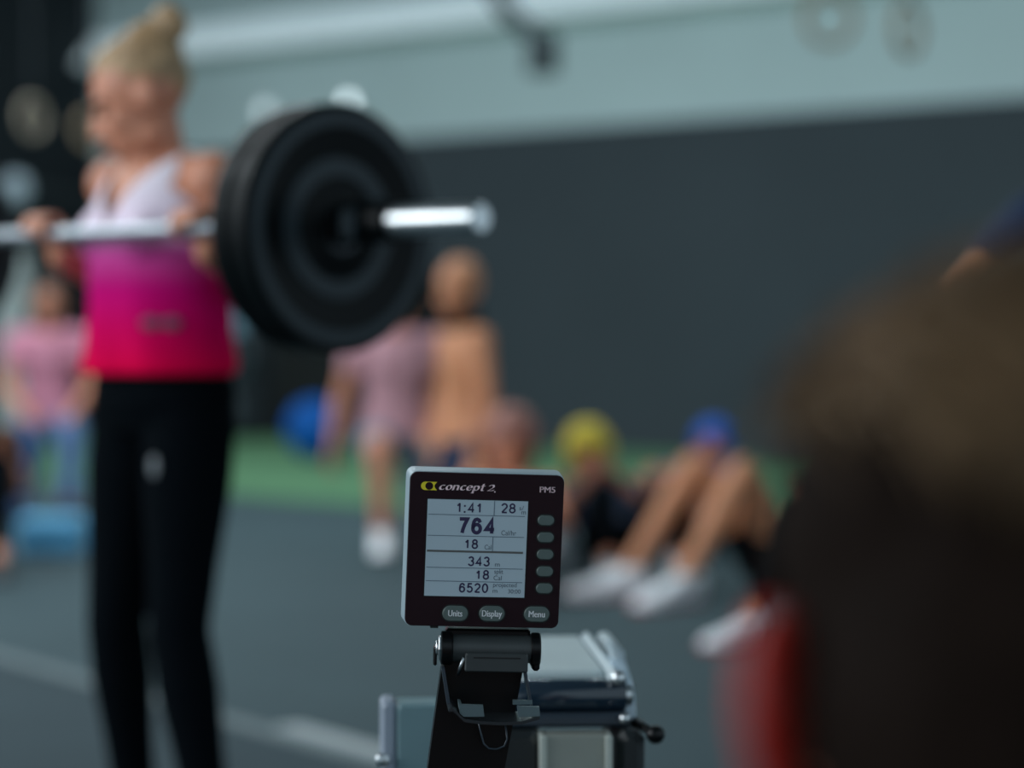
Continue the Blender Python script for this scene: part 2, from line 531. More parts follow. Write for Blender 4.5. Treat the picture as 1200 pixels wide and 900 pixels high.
class Figure:
    """joint positions -> one continuous body, clothing, hair, shoes"""

    def __init__(self, loc, rz, label, J, head_ax, skin, k=1.0, female=False, voxel=0.010, group=None, build=1.0, ears=True):
        self.ears = ears
        self.root = tag(empty('person', loc, rz), label, 'person', group)
        self.J = {n: V(p) for n, p in J.items()}
        self.ax, self.skin, self.k, self.fem, self.vox, self.bl = head_ax, skin, k, female, voxel, build

    def spine_rings(self, inf=0.0, t0=-0.16, t1=1.0):
        J, b = self.J, self.bl
        p, n = J['pelvis'], J['neck']
        hs = (J['hip_l'] - J['hip_r']).normalized()
        ss = (J['sh_l'] - J['sh_r']).normalized()
        bend = J.get('belly', (p + n) / 2)
        fem = self.fem
        prof = [(-0.17, 0.085, 0.060), (-0.12, 0.150, 0.098), (0.0, 0.170 if fem else 0.160, 0.118), (0.16, 0.150, 0.105), (0.33, 0.124 if fem else 0.142, 0.092),
                (0.52, 0.134 if fem else 0.155, 0.100), (0.70, 0.146 if fem else 0.172, 0.110), (0.86, 0.150 if fem else 0.175, 0.094), (0.97, 0.105, 0.068), (1.04, 0.060, 0.056)]
        out = []
        for t, w, d in prof:
            if t < t0 or t > t1:
                continue
            c = p * ((1 - t) * (1 - t)) + bend * (2 * t * (1 - t)) + n * (t * t) if 0 <= t else p + (bend - p) * (2 * t)
            tan = (bend - p) * (2 * (1 - t)) + (n - bend) * (2 * t)
            tan.normalize()
            s = hs.lerp(ss, max(0, min(1, t))).normalized()
            s = (s - tan * s.dot(tan)).normalized()
            f = tan.cross(s)
            out.append((c, s, f, w * b + inf, d * b + inf))
        return out

    def limb_list(self):
        J, b = self.J, self.bl
        L = []
        for x in 'lr':
            L.append(('uarm', x, J['sh_' + x], J['el_' + x], 0.048 * b, 0.036 * b, [(0.35, 0.045 * b)]))
            L.append(('farm', x, J['el_' + x], J['wr_' + x], 0.037 * b, 0.025 * b, [(0.25, 0.039 * b)]))
            L.append(('thigh', x, J['hip_' + x], J['kn_' + x], 0.086 * b, 0.054 * b, [(0.3, 0.083 * b), (0.7, 0.064 * b)]))
            L.append(('calf', x, J['kn_' + x], J['an_' + x], 0.054 * b, 0.036 * b, [(0.28, 0.056 * b), (0.6, 0.044 * b)]))
        return L

    def body(self, hands='relaxed', grips=None, curl=0.5, hand_dirs=None):
        J, k = self.J, self.k
        mb = MB()
        mb.rings(self.spine_rings(), 20)
        for kind, x, a, b, ra, rb, mid in self.limb_list():
            mb.cone(a, b, ra, rb, 14, mid=mid)
        for x in 'lr':
            mb.ball(J['sh_' + x], frame((0, 0, 1)), (0.052 * self.bl,) * 3)
            mb.cone(J['neck'] - (J['neck'] - J['pelvis']).normalized() * 0.03, J['sh_' + x], 0.046, 0.040)
            an, toe = J['an_' + x], J['toe_' + x]
            mb.cone(an, an + (toe - an).normalized() * 0.05 - ZU * 0.02, 0.034, 0.026, 12)
            if grips and x in grips:
                g = grips[x]
                hand_grip(mb, V(g['c']), g['bar'], J['wr_' + x], V(g['back']), g['r'], k, g.get('thumb', 1))
            else:
                d = (J['wr_' + x] - J['el_' + x]).normalized()
                if hand_dirs and x in hand_dirs:
                    d = V(hand_dirs[x]).normalized()
                nrm = self.J.get('pn_' + x, V((0, 0.3, 1)))
                hand_relaxed(mb, J['wr_' + x], d, nrm, k, curl, x == 'r')
        H = J['head']
        u, f = self.ax[2], self.ax[1]
        mb.cone(J['neck'] - (J['neck'] - J['pelvis']).normalized() * 0.02, H - u * (0.05 * k) - f * (0.015 * k), (0.048 if self.fem else 0.056) * self.bl, (0.044 if self.fem else 0.052) * self.bl, 14)
        head_prims(mb, H, self.ax, k, self.ears)
        return mb.fused('body', self.skin, self.root, self.vox, 3)

    def front_sign(self):
        c, s, f, w, d = self.spine_rings()[3]
        return 1 if f.dot(self.J.get('front', V((0, -1, 0)))) > 0 else -1

    def cloth(self, name, m, spine=None, uarm=0.0, farm=0.0, thigh=0.0, calf=0.0, inf=0.010, extra=None, voxel=None, smooth=2, shoulder=True):
        mb = MB()
        if spine:
            rs = self.spine_rings(inf, spine[0], spine[1])
            mb.rings(rs, 20)
            if self.fem and spine[1] > 0.9:
                c, s_, ff, w, d = self.spine_rings(t0=0.6, t1=0.75)[0]
                for sg in (-1, 1):
                    mb.ball(c + s_ * (0.066 * sg) + ff * (d * 0.62 * self.front_sign()), (s_, ff, s_.cross(ff)), (0.062, 0.058, 0.062))
        want = {'uarm': uarm, 'farm': farm, 'thigh': thigh, 'calf': calf}
        for kind, x, a, b, ra, rb, mid in self.limb_list():
            t = want[kind]
            if t <= 0:
                continue
            e = a + (b - a) * min(t, 1)
            rE = ra + (rb - ra) * min(t, 1)
            mm = [(q / t, r + inf) for q, r in mid if q < t * 0.92]
            mb.cone(a, e, ra + inf, rE + inf, 16, flat1=(t < 1), mid=mm)
            if kind == 'uarm' and shoulder:
                mb.cone(self.J['neck'] - (self.J['neck'] - self.J['pelvis']).normalized() * 0.045, a, 0.046 + inf, 0.046 + inf)
        if extra:
            extra(mb)
        return mb.fused(name, m, self.root, voxel or self.vox, smooth)

    def shoes(self, m, m_sole, sk=1.0):
        for x in 'lr':
            an, toe, kn = self.J['an_' + x], self.J['toe_' + x], self.J['kn_' + x]
            f = (toe - an)
            dn = self.J.get('sole_' + x)
            shin = (an - kn).normalized()
            fdir = (f - shin * f.dot(shin)).normalized()
            fdir = (fdir * 0.85 + f.normalized() * 0.4).normalized()
            dn = (shin - fdir * shin.dot(fdir)).normalized()
            if 0.07 < an.z < 0.12:                      # foot flat on the floor
                dn = V((0, 0, -1))
                fdir = V((f.x, f.y, 0)).normalized()
            s = fdir.cross(dn)
            c0 = an + dn * (0.046 if 0.07 < an.z < 0.12 else 0.035)
            mb = MB()
            prof = [(t * sk, w * sk, h * sk, dz) for t, w, h, dz in [(-0.075, 0.024, 0.030, 0.012), (-0.06, 0.034, 0.050, 0.0), (-0.01, 0.038, 0.056, -0.004), (0.05, 0.040, 0.044, 0.010), (0.11, 0.046, 0.032, 0.022), (0.16, 0.044, 0.026, 0.028), (0.195, 0.026, 0.016, 0.034)]]
            mb.rings([(c0 + fdir * t + dn * (dz - 0.012), s, dn, w, h) for t, w, h, dz in prof], 14)
            mb.cone(c0, c0 - shin * 0.075, 0.044, 0.048, 14, flat1=True)
            o = mb.fused('shoe', m, self.root, 0.008, 2)
            mb = MB()
            mb.rings([(c0 + fdir * t + dn * (0.034 if t < 0.15 else 0.030), s, dn, w + 0.003, 0.009) for t, w, h, dz in prof], 14)
            sole = mb.build('sole', m_sole, o, True)


# --- the lifter ---------------------------------------------------------------------------
LX, LY, PHI = -0.696, 4.77, -pi / 4
BAR_Z, BAR_Y = 1.27, -0.17
J = dict(pelvis=(0, 0.01, 0.94), neck=(0, 0.015, 1.415), belly=(0, -0.01, 1.17), head=(-0.012, -0.035, 1.522),
         hip_l=(0.085, 0.01, 0.90), hip_r=(-0.085, 0.01, 0.90), kn_l=(0.10, -0.03, 0.49), kn_r=(-0.105, -0.03, 0.49),
         an_l=(0.15, 0.01, 0.085), an_r=(-0.15, 0.05, 0.085), toe_l=(0.18, -0.13, 0.03), toe_r=(-0.18, -0.09, 0.03),
         sh_l=(0.165, 0.01, 1.365), sh_r=(-0.165, 0.01, 1.365), el_l=(0.21, 0.115, 1.155), el_r=(-0.22, 0.10, 1.15),
         wr_l=(0.315, -0.125, 1.215), wr_r=(-0.155, -0.125, 1.215))
lifter = Figure((LX, LY, 0), PHI, 'woman in a white to magenta tank top and black leggings standing with a loaded barbell', J,
                tilt_axes(R(-38), R(22)), SK_A, 1.0, True, 0.006)
lifter.body(grips={'l': dict(c=(0.33, BAR_Y, BAR_Z), bar=(1, 0, 0), back=(0, 1, -0.35), r=0.014, thumb=-1),
                   'r': dict(c=(-0.15, BAR_Y, BAR_Z), bar=(1, 0, 0), back=(0, 1, -0.35), r=0.014, thumb=1)})
M_BLOND = mat('blond_hair', (168, 136, 100), 0.5, var=0.35, scale=30)
M_BROWS = mat('brown_brows', (74, 54, 40), 0.7, var=0)
face_parts(lifter.root, V(J['head']), lifter.ax, 1.0, M_BROWS)
hair_cap(lifter.root, V(J['head']), lifter.ax, 1.0, M_BLOND, 'up', 0.006, bun=(0, -0.112, 0.118, 0.035))
# dyed tank top: white at the shoulders running into magenta at the hem
m_tank = mat('ombre_tank_fabric', (230, 60, 140), 0.9, var=0, spec=0.06)
nt = m_tank.node_tree
tc = nt.nodes.new('ShaderNodeTexCoord')
sep = nt.nodes.new('ShaderNodeSeparateXYZ')
rp = nt.nodes.new('ShaderNodeValToRGB')
mr = nt.nodes.new('ShaderNodeMapRange')
mr.inputs[1].default_value, mr.inputs[2].default_value = 0.98, 1.42
nt.links.new(tc.outputs['Object'], sep.inputs[0])
nt.links.new(sep.outputs['Z'], mr.inputs[0])
nt.links.new(mr.outputs[0], rp.inputs[0])
els = rp.color_ramp.elements
els[0].position, els[0].color = 0.0, lin((226, 0, 62))
els[1].position, els[1].color = 1.0, lin((248, 242, 250))
for pos, c in ((0.22, (204, 0, 88)), (0.40, (196, 10, 116)), (0.56, (204, 80, 158)), (0.66, (238, 216, 234))):
    e = els.new(pos)
    e.color = lin(c)
nt.links.new(rp.outputs[0], nt.nodes['Principled BSDF'].inputs['Base Color'])
tk = MB()
X3, Y3 = V((1, 0, 0)), V((0, 1, 0))
tk.rings([(V((0, y, z)), X3, Y3, w, d) for z, w, d, y in ((0.985, 0.178, 0.138, 0), (0.992, 0.180, 0.140, 0), (1.03, 0.176, 0.138, 0), (1.10, 0.164, 0.130, 0), (1.17, 0.155, 0.126, 0), (1.24, 0.156, 0.130, 0),
                                                       (1.29, 0.152, 0.126, 0), (1.33, 0.140, 0.116, 0.003), (1.37, 0.124, 0.098, 0.008), (1.40, 0.106, 0.078, 0.012), (1.422, 0.080, 0.060, 0.015))], 28)
for sg in (-1, 1):
    tk.ball((0.064 * sg, -0.078, 1.255), (X3, Y3, ZU), (0.060, 0.056, 0.062))
tank = tk.fused('tank_top', m_tank, lifter.root, 0.006, 3,
                post=lambda c: c + V((0.004 * sin(c.z * 60 + c.x * 30), 0.006 * sin(c.x * 45 + c.z * 12), 0)) * max(0, (1.30 - c.z) / 0.3))
bm = bmesh.new()
bm.from_mesh(tank.data)


def neck_hole(c):
    if c.y < 0.0:
        return c.z > 1.275 and abs(c.x) < (c.z - 1.275) * 0.62
    return c.z > 1.385 and abs(c.x) < 0.068


bmesh.ops.delete(bm, geom=[f for f in bm.faces if neck_hole(f.calc_center_median())], context='FACES')
bm.to_mesh(tank.data)
bm.free()
m_logo = mat('grey_print', (96, 62, 84), 0.7, var=0)
lg = MB()
for sg in (-1, 1):
    lg.ball((0.124 + 0.0135 * sg, -0.0862 + 0.0135 * sg, 1.085), (V((0.72, 0.69, 0)), V((-0.69, 0.72, 0)), ZU), (0.021, 0.004, 0.013), 14, 8)
lg.build('logo_print', m_logo, lifter.root, True)
lifter.cloth('leggings', BLACKCLOTH, spine=(-0.2, 0.22), thigh=1.0, calf=0.97, inf=0.006, voxel=0.007, smooth=3)
m_lgrey = mat('reflective_print', (112, 118, 122), 0.5, var=0)
MB().ball((0.100, -0.0885, 0.81), (X3, Y3, ZU), (0.013, 0.004, 0.021), 14, 8).build('logo_print', m_lgrey, lifter.root, True)
M_SHOEW = mat('white_shoe', (244, 246, 252), 0.55, var=0.05, scale=30)
M_SOLER = mat('red_sole', (170, 50, 56), 0.6, var=0)
M_SOLED = mat('dark_sole', (52, 54, 60), 0.6, var=0)
M_SHOEB = mat('black_shoe', (24, 26, 30), 0.55, var=0.05, scale=30)
lifter.shoes(M_SHOEB, M_SOLED)

# --- barbell and plates ---------------------------------------------------------------------
m_chrome = mat('brushed_steel', (206, 210, 212), 0.30, 1.0, var=0.05, scale=60)
m_knurl = mat('knurled_steel', (170, 176, 182), 0.42, 1.0, var=0.05, scale=200)
m_rubber = mat('black_bumper_rubber', (4, 8, 10), 0.42, var=0.08, scale=25, spec=0.13)
m_rubber2 = mat('sheen_bumper_rubber', (30, 42, 48), 0.45, var=0.1, scale=20, spec=0.35)  # lighter tone puts the sheen on rings and rim bands into the colour


def lifter_pt(x, y, z):
    p = Matrix.Rotation(PHI, 3, 'Z') @ V((x, y, z))
    return V((LX + p.x, LY + p.y, p.z))


bar = tag(empty('barbell', lifter_pt(0.04, BAR_Y, BAR_Z), PHI), 'steel barbell held at chest height by the woman in the magenta tank top', 'barbell')
MB().lathe([(0.014, -0.60), (0.014, 0.58)], axis=(1, 0, 0), n=20).build('shaft', m_knurl, bar, True, 40)
for s in (-1, 1):
    a0, a1 = (0.58, 1.045)
    MB().lathe([(0.022, s * a0), (0.025, s * (a0 + 0.01)), (0.025, s * (a1 - 0.006)), (0.021, s * a1)], axis=(1, 0, 0), n=28).build('sleeve', m_chrome, bar, True, 40)
    MB().lathe([(0.030, s * 0.545), (0.037, s * 0.55), (0.037, s * 0.575), (0.030, s * 0.58)], axis=(1, 0, 0), n=28).build('collar', m_chrome, bar, True, 40)
PLATE_R = 0.216


def plate(x0, side, label, r=PLATE_R, th=0.05):
    t = tag(empty('weight_plate', lifter_pt(x0, BAR_Y, BAR_Z - 0.0085), PHI), label, 'weight plate', None)
    g, h = 0.034, th / 2
    prof = [(g, -h * 0.9), (0.055, -h * 0.9), (0.075, -h * 0.45), (0.13, -h * 0.45), (0.165, -h * 0.95), (r - 0.008, -h), (r, -h + 0.008),
            (r, h - 0.008), (r - 0.008, h), (0.165, h * 0.95), (0.13, h * 0.45), (0.075, h * 0.45), (0.055, h * 0.9), (g, h * 0.9), (g, -h * 0.9)]
    MB().lathe(prof, axis=(1, 0, 0), n=72, close=False).build('disc', m_rubber, t, True, 30)
    MB().lathe([(g - 0.0005, -h * 0.95), (0.042, -h * 0.95), (0.042, -h * 0.80), (0.042, h * 0.80), (0.042, h * 0.95), (g - 0.0005, h * 0.95)], axis=(1, 0, 0), n=36, close=False).build('hub', m_knurl_dark, t, True, 30)
    for sg in (-1, 1):
        MB().lathe([(0.088, sg * h * 0.4), (0.090, sg * h * 0.62), (0.120, sg * h * 0.62), (0.122, sg * h * 0.4)], axis=(1, 0, 0), n=64, close=False).build('raised_ring', m_rubber2, t, True, 30)
        MB().lathe([(r - 0.040, sg * h * 0.9), (r - 0.038, sg * h * 1.04), (r - 0.016, sg * h * 1.04), (r - 0.014, sg * h * 0.9)], axis=(1, 0, 0), n=64, close=False).build('rim_band', m_rubber2, t, True, 30)
    return t


m_knurl_dark = mat('dark_steel_hub', (60, 64, 68), 0.4, 0.8, var=0)
plate(0.672, 1, 'inner black bumper plate on the right end of the barbell, against the woman', 0.214, 0.045)
plate(0.724, 1, 'outer black bumper plate on the barbell end nearest the camera', 0.214, 0.048)
plate(-0.572, -1, 'black bumper plate on the far end of the barbell, cut by the left frame edge', 0.212, 0.055)
cuff = tag(empty('sleeve_cuff', lifter_pt(0.815, BAR_Y, BAR_Z), PHI), 'dark cuff on the barbell sleeve outside the bumper plates', 'cuff')  # dark cuff covering the sleeve next to the outer plate
MB().lathe([(0.0255, -0.065), (0.034, -0.065), (0.036, -0.06), (0.036, 0.06), (0.034, 0.065), (0.0255, 0.065)], axis=(1, 0, 0), n=28, close=False).build('ring', m_rubber, cuff, True, 30)
MB().box((0, -0.047, -0.005), (0.03, 0.016, 0.05), bev=0.004).build('cuff_tab', m_rubber2, cuff)


# --- people on the floor ----------------------------------------------------------------------
def seated_joints(recline, spread=0.13, arms='knees', k=1.0, knee=0.46, nod=0.0, foot=0.60):
    """sit-up pose, feet towards -Y, root on the floor under the pelvis; recline 90 = upright"""
    a = R(recline)
    up = V((0, cos(a), sin(a)))
    pel = V((0, 0, 0.105))
    nk = pel + up * 0.50
    lead = V((0, -sin(a), cos(a)))
    hd = nk + (up * 0.95 + lead * (0.25 + nod)).normalized() * 0.155
    sh = pel + up * 0.455
    J = dict(pelvis=pel, neck=nk, head=hd, belly=pel + up * 0.25 - lead * 0.03,
             hip_l=pel + V((0.088, -0.02, 0)), hip_r=pel + V((-0.088, -0.02, 0)),
             kn_l=(spread, -0.33, knee), kn_r=(-spread, -0.33, knee), an_l=(spread + 0.02, -foot, 0.085), an_r=(-spread - 0.02, -foot, 0.085),
             toe_l=(spread + 0.05, -foot - 0.14, 0.035), toe_r=(-spread - 0.05, -foot - 0.14, 0.035),
             sh_l=sh + V((0.18, 0, 0)), sh_r=sh + V((-0.18, 0, 0)))
    J['front'] = lead
    for x, sg in (('l', 1), ('r', -1)):
        s = J['sh_' + x]
        if arms == 'knees':
            J['el_' + x] = s + V((0.06 * sg, -0.14, -0.22))
            J['wr_' + x] = V((spread * sg + 0.01 * sg, -0.27, knee + 0.065))
        elif arms == 'head':
            J['el_' + x] = s + V((0.16 * sg, 0, 0)) + up * 0.20 + lead * 0.06
            J['wr_' + x] = hd + V((0.10 * sg, 0, 0)) - lead * 0.05 + up * 0.02
        elif arms == 'back':
            J['el_' + x] = s + V((0.08 * sg, 0.14, -0.22))
            J['wr_' + x] = V((s.x + 0.10 * sg, s.y + 0.16, 0.04))
        elif arms == 'chest':
            J['el_' + x] = s + V((0.07 * sg, 0, 0)) - up * 0.25 + lead * 0.03
            J['wr_' + x] = s + V((-0.11 * sg, 0, 0)) - up * (0.19 + 0.03 * sg) + lead * 0.165
    return {n: V(p) for n, p in J.items()}


def sitter(loc, rz, label, recline, skin, top, bottom, m_hair, shoe, sole, arms='knees', head_yaw=0, head_pitch=0, sleeve=0.55, short=0.6, female=False,
           spread=0.13, knee=0.46, hair='short', bun=None, nod=0.0, bald=False, foot=0.60, top_span=(-0.05, 0.99), calf=0.0, scale=1.0, voxel=0.011, hair_k=1.0, shoe_k=1.0):
    J = seated_joints(recline, spread, arms, 1.0, knee, nod, foot)
    pitch = R(90 - recline) * -0.55 + R(head_pitch)
    f = Figure(loc, rz, label, J, tilt_axes(R(head_yaw), pitch), skin, 1.0, female, voxel)
    f.root.scale = (scale,) * 3
    f.body(curl=0.35)
    face_parts(f.root, J['head'], f.ax, 1.0, M_BROWS)
    hair_cap(f.root, J['head'] + f.ax[2] * (0.05 * (hair_k - 1)), f.ax, hair_k, m_hair, hair, 0.010, bun)
    if top:
        f.cloth('shirt' if sleeve else 'sports_top', top, spine=top_span, uarm=sleeve, inf=0.011)
    f.cloth('shorts' if calf == 0 else 'leggings', bottom, spine=(-0.2, 0.14), thigh=short if calf == 0 else 1.0, calf=calf, inf=0.012 if calf == 0 else 0.006)
    f.shoes(shoe, sole, shoe_k)
    return f


M_PINK = mat('pink_fabric', (206, 134, 156), 0.8, var=0.1, scale=30)
M_PINK2 = mat('dusty_pink_fabric', (200, 150, 160), 0.8, var=0.12, scale=30)
M_NAVY = mat('navy_fabric', (14, 40, 72), 0.8, var=0.1, scale=30)
M_BLUE = mat('blue_fabric', (56, 66, 130), 0.8, var=0.1, scale=30)
M_GREYF = mat('grey_fabric', (120, 134, 150), 0.8, var=0.1, scale=30)
M_GREENF = mat('green_fabric', (70, 130, 84), 0.8, var=0.1, scale=30)
M_HAIRD = mat('dark_hair', (38, 28, 24), 0.5, var=0.25, scale=30)
M_HAIRB = mat('auburn_hair', (150, 98, 86), 0.5, var=0.2, scale=30)
M_HAIRY = mat('yellow_knit', (214, 192, 66), 0.85, var=0.1, scale=60)
M_SHOEP = mat('pale_shoe', (208, 216, 222), 0.55, var=0.05, scale=30)


def gnd(px, py):
    Z = CAMZ * FPX / (py - HORIZON) / 1.0
    p = P(px, py, 1.0)
    d = p - V((0, 0, CAMZ))
    t = -CAMZ / d.z
    return V((d.x * t, d.y * t, 0))


# person with a yellow cap, half way up in a sit-up
sitter(gnd(722, 666), R(10), 'person in a yellow beanie and navy top leaning back right of the monitor', 27, SK_C, M_NAVY, BLACKCLOTH, M_HAIRY, M_SHOEP, M_SOLED, 'chest', 0, 14, foot=0.56, hair_k=1.36, knee=0.36, calf=0.9)
# person lying back, bare bent legs, white shoes towards the left
sitter(gnd(916, 690), R(-55), 'person lying back with bare bent knees and big white red-soled shoes right of the monitor', 16, SK_B, BLACKCLOTH, BLACKCLOTH, M_HAIRD, M_SHOEW, M_SOLER, 'chest', 0, 0, short=0.42, knee=0.50, spread=0.15, foot=0.66, shoe_k=1.35)
# blue cap beyond the bare knees
sitter(gnd(812, 636), R(-14), 'person in a blue cap and purple top leaning back behind the bare knees', 25, SK_C, M_BLUE, BLACKCLOTH, mat('blue_knit', (16, 84, 176), 0.85, var=0.1, scale=60), M_SHOEB, M_SOLED, 'chest', 0, 10, foot=0.56, knee=0.34, hair_k=1.25)
# person behind the monitor, leaning forward
sitter(gnd(584, 690), R(-5), 'person with auburn hair and bare shoulders leaning back just behind the rowing monitor', 37, SK_C, None, BLACKCLOTH, M_HAIRB, M_SHOEP, M_SOLED, 'chest', 0, 8, hair='long', foot=0.55, knee=0.40, hair_k=1.45)
# nearest white shoe, its owner hidden behind the rower's head
sitter(gnd(1052, 742), R(-45), 'person with one white shoe showing beside the reddened ear, mostly hidden behind the rower', 40, SK_C, BLACKCLOTH, BLACKCLOTH, M_HAIRD, M_SHOEW, M_SOLER, 'knees', 0, 0, knee=0.42, calf=0.9, shoe_k=1.1)


def half_kneel(loc, rz, label, top, bottom, skin, hair, shoe, front=1, bun=None, style='short', female=True, calf=0.0, head_yaw=0, hang=False):
    g = front
    a, b = ('l', 'r') if g > 0 else ('r', 'l')
    J = dict(pelvis=(0, 0, 0.53), neck=(0, -0.05, 1.03), belly=(0, -0.015, 0.78), head=(0, -0.085, 1.175), hip_l=(0.09, -0.01, 0.50), hip_r=(-0.09, -0.01, 0.50),
             sh_l=(0.17, -0.04, 0.975), sh_r=(-0.17, -0.04, 0.975))
    J['kn_' + a], J['an_' + a], J['toe_' + a] = (0.11 * g, -0.40, 0.48), (0.10 * g, -0.42, 0.085), (0.12 * g, -0.56, 0.03)
    J['kn_' + b], J['an_' + b], J['toe_' + b] = (-0.18 * g, -0.03, 0.06), (-0.24 * g, 0.36, 0.06), (-0.26 * g, 0.49, 0.03)
    for x, q in (('l', 1), ('r', -1)):
        J['el_' + x] = (0.23 * q, -0.10, 0.71)
        J['wr_' + x] = (0.13 * q, -0.27, 0.60)
    if hang:
        J['el_r'], J['wr_r'] = (-0.255, -0.03, 0.72), (-0.295, -0.07, 0.49)
        J['el_l'], J['wr_l'] = (0.205, 0.02, 0.72), (0.16, -0.16, 0.585)
    f = Figure(loc, rz, label, J, tilt_axes(R(head_yaw), R(12)), skin, 1.0, female, 0.010)
    f.body(curl=0.5)
    face_parts(f.root, V(J['head']), f.ax, 1.0, M_BROWS)
    hair_cap(f.root, V(J['head']), f.ax, 1.0, hair, style, 0.010, bun)
    f.cloth('shirt', top, spine=(-0.05, 0.99), uarm=0.55, inf=0.012)
    f.cloth('leggings' if calf else 'shorts', bottom, spine=(-0.2, 0.14), thigh=1.0 if calf else 0.62, calf=calf, inf=0.010)
    f.shoes(shoe, M_SOLED)
    return f


# half kneeling figures
half_kneel(gnd(462, 640), R(9), 'person in a dusty pink top half kneeling, white shoe forward, left of the monitor', M_PINK2, M_GREYF, SK_A, M_HAIRD, M_SHOEW, -1, (0, -0.10, 0.05, 0.03), hang=True)
half_kneel(gnd(58, 606), R(12), 'person in a pink T-shirt half kneeling behind the woman with the barbell', M_PINK, mat('blue_grey_fabric', (84, 112, 158), 0.8, var=0.1, scale=30), SK_A, M_HAIRD, M_SHOEB, 1, None, 'long', calf=0.9)
sitter(gnd(-38, 662), R(4), 'person at the left frame edge in black, only an arm and the knees in view', 84, SK_A, BLACKCLOTH, BLACKCLOTH, M_HAIRD, M_SHOEB, M_SOLED, 'knees', 0, 8, calf=0.9, spread=0.2)

# tall kneeling man behind the monitor
J = dict(pelvis=(0, 0, 0.56), neck=(0, -0.03, 1.06), belly=(0, -0.02, 0.80), head=(0, -0.055, 1.215),
         hip_l=(0.09, 0, 0.52), hip_r=(-0.09, 0, 0.52), kn_l=(0.14, -0.06, 0.07), kn_r=(-0.14, -0.06, 0.07), an_l=(0.15, 0.36, 0.06), an_r=(-0.15, 0.36, 0.06),
         toe_l=(0.15, 0.49, 0.03), toe_r=(-0.15, 0.49, 0.03), sh_l=(0.18, -0.02, 1.00), sh_r=(-0.18, -0.02, 1.00),
         el_l=(0.23, -0.01, 0.73), el_r=(-0.23, -0.01, 0.73), wr_l=(0.22, -0.06, 0.50), wr_r=(-0.22, -0.06, 0.50))
kn = Figure(gnd(549, 663), R(-66), 'bare chested person with a dark collar kneeling upright, head just below the barbell sleeve', J, tilt_axes(R(40), R(6)), SK_B, 1.05, False, 0.010)
kn.body(curl=0.6)
face_parts(kn.root, V(J['head']), kn.ax, 1.05, M_BROWS)
hair_cap(kn.root, V(J['head']) + V((0, 0.012, 0.012)), kn.ax, 0.98, mat('sandy_hair', (200, 140, 102), 0.6, var=0.2, scale=30), 'short', 0.010)
kn.cloth('neck_band', BLACKCLOTH, extra=lambda mb: mb.lathe([(0.07, -0.01), (0.086, 0.0), (0.080, 0.075), (0.066, 0.085)], c=(0, -0.035, 1.05), n=20), voxel=0.008)
kn.cloth('shorts', M_NAVY, spine=(-0.2, 0.14), thigh=0.7, inf=0.012)
kn.shoes(M_SHOEP, M_SOLED)

# standing person at the right frame edge, navy T-shirt, bare arm held out
J = dict(pelvis=(0, 0, 0.97), neck=(0, 0.0, 1.48), belly=(0, -0.01, 1.22), head=(0, -0.03, 1.64),
         hip_l=(0.09, 0, 0.93), hip_r=(-0.09, 0, 0.93), kn_l=(0.12, -0.02, 0.50), kn_r=(-0.12, -0.02, 0.50), an_l=(0.14, 0.02, 0.085), an_r=(-0.14, 0.02, 0.085),
         toe_l=(0.17, -0.12, 0.03), toe_r=(-0.17, -0.12, 0.03), sh_l=(0.185, 0, 1.42), sh_r=(-0.185, 0, 1.42),
         el_l=(0.37, 0.04, 1.21), el_r=(-0.375, 0.04, 1.215), wr_l=(0.24, -0.02, 1.03), wr_r=(-0.24, -0.02, 1.03))
st = Figure(V((1.455, 6.0, -0.0)), R(12), 'standing person in a navy T-shirt with hands on hips, cut by the right frame edge', J, tilt_axes(0, 0), SK_B, 1.0, False, 0.010)
st.body(curl=0.5, hand_dirs={'l': (-0.7, -0.5, -0.3), 'r': (0.7, -0.5, -0.3)})
face_parts(st.root, V(J['head']), st.ax, 1.0, M_BROWS)
hair_cap(st.root, V(J['head']), st.ax, 1.0, M_HAIRD, 'short', 0.010)
st.cloth('shirt', M_NAVY, spine=(-0.04, 0.99), uarm=0.62, inf=0.014)
st.cloth('shorts', BLACKCLOTH, spine=(-0.2, 0.12), thigh=0.75, inf=0.018)
st.shoes(M_SHOEB, M_SOLED)
st.root.scale = (0.955,) * 3

# --- the rower in the foreground ------------------------------------------------------------
RAX = V((-0.07, 0.9975, 0))              # forward along the machine, from the rower to the flywheel
RROOT = V((0.199, 0.585, 0))
rz_rower = math.atan2(RAX.y, RAX.x) + pi / 2
HK = 1.10
J = dict(pelvis=(0, 0, 0.465), neck=(0, -0.215, 0.848), belly=(0, -0.05, 0.67), head=(0, -0.268, 0.977),
         hip_l=(0.09, -0.02, 0.45), hip_r=(-0.09, -0.02, 0.45), kn_l=(0.13, -0.42, 0.60), kn_r=(-0.13, -0.42, 0.60), an_l=(0.10, -0.78, 0.34), an_r=(-0.10, -0.78, 0.34),
         toe_l=(0.10, -0.90, 0.40), toe_r=(-0.10, -0.90, 0.40), sh_l=(0.19, -0.18, 0.79), sh_r=(-0.19, -0.18, 0.79),
         el_l=(0.23, -0.40, 0.68), el_r=(-0.23, -0.40, 0.68), wr_l=(0.16, -0.615, 0.645), wr_r=(-0.16, -0.615, 0.645))
M_SKR = mat('flushed_skin', (182, 32, 15), 0.6, var=0.08, scale=12, sss=0.3)
rw = Figure(RROOT, rz_rower, 'rower seen from behind, out of focus head with dark blond hair and a reddened ear', J, tilt_axes(0, R(8)), SK_C, HK, False, 0.007, ears=False)
rw.body(grips={x: dict(c=(0.16 * sg, -0.69, 0.63), bar=(1, 0, 0), back=(0, 1, 0.1), r=0.015, thumb=-sg) for x, sg in (('l', 1), ('r', -1))})
face_parts(rw.root, V(J['head']), rw.ax, HK, M_BROWS)
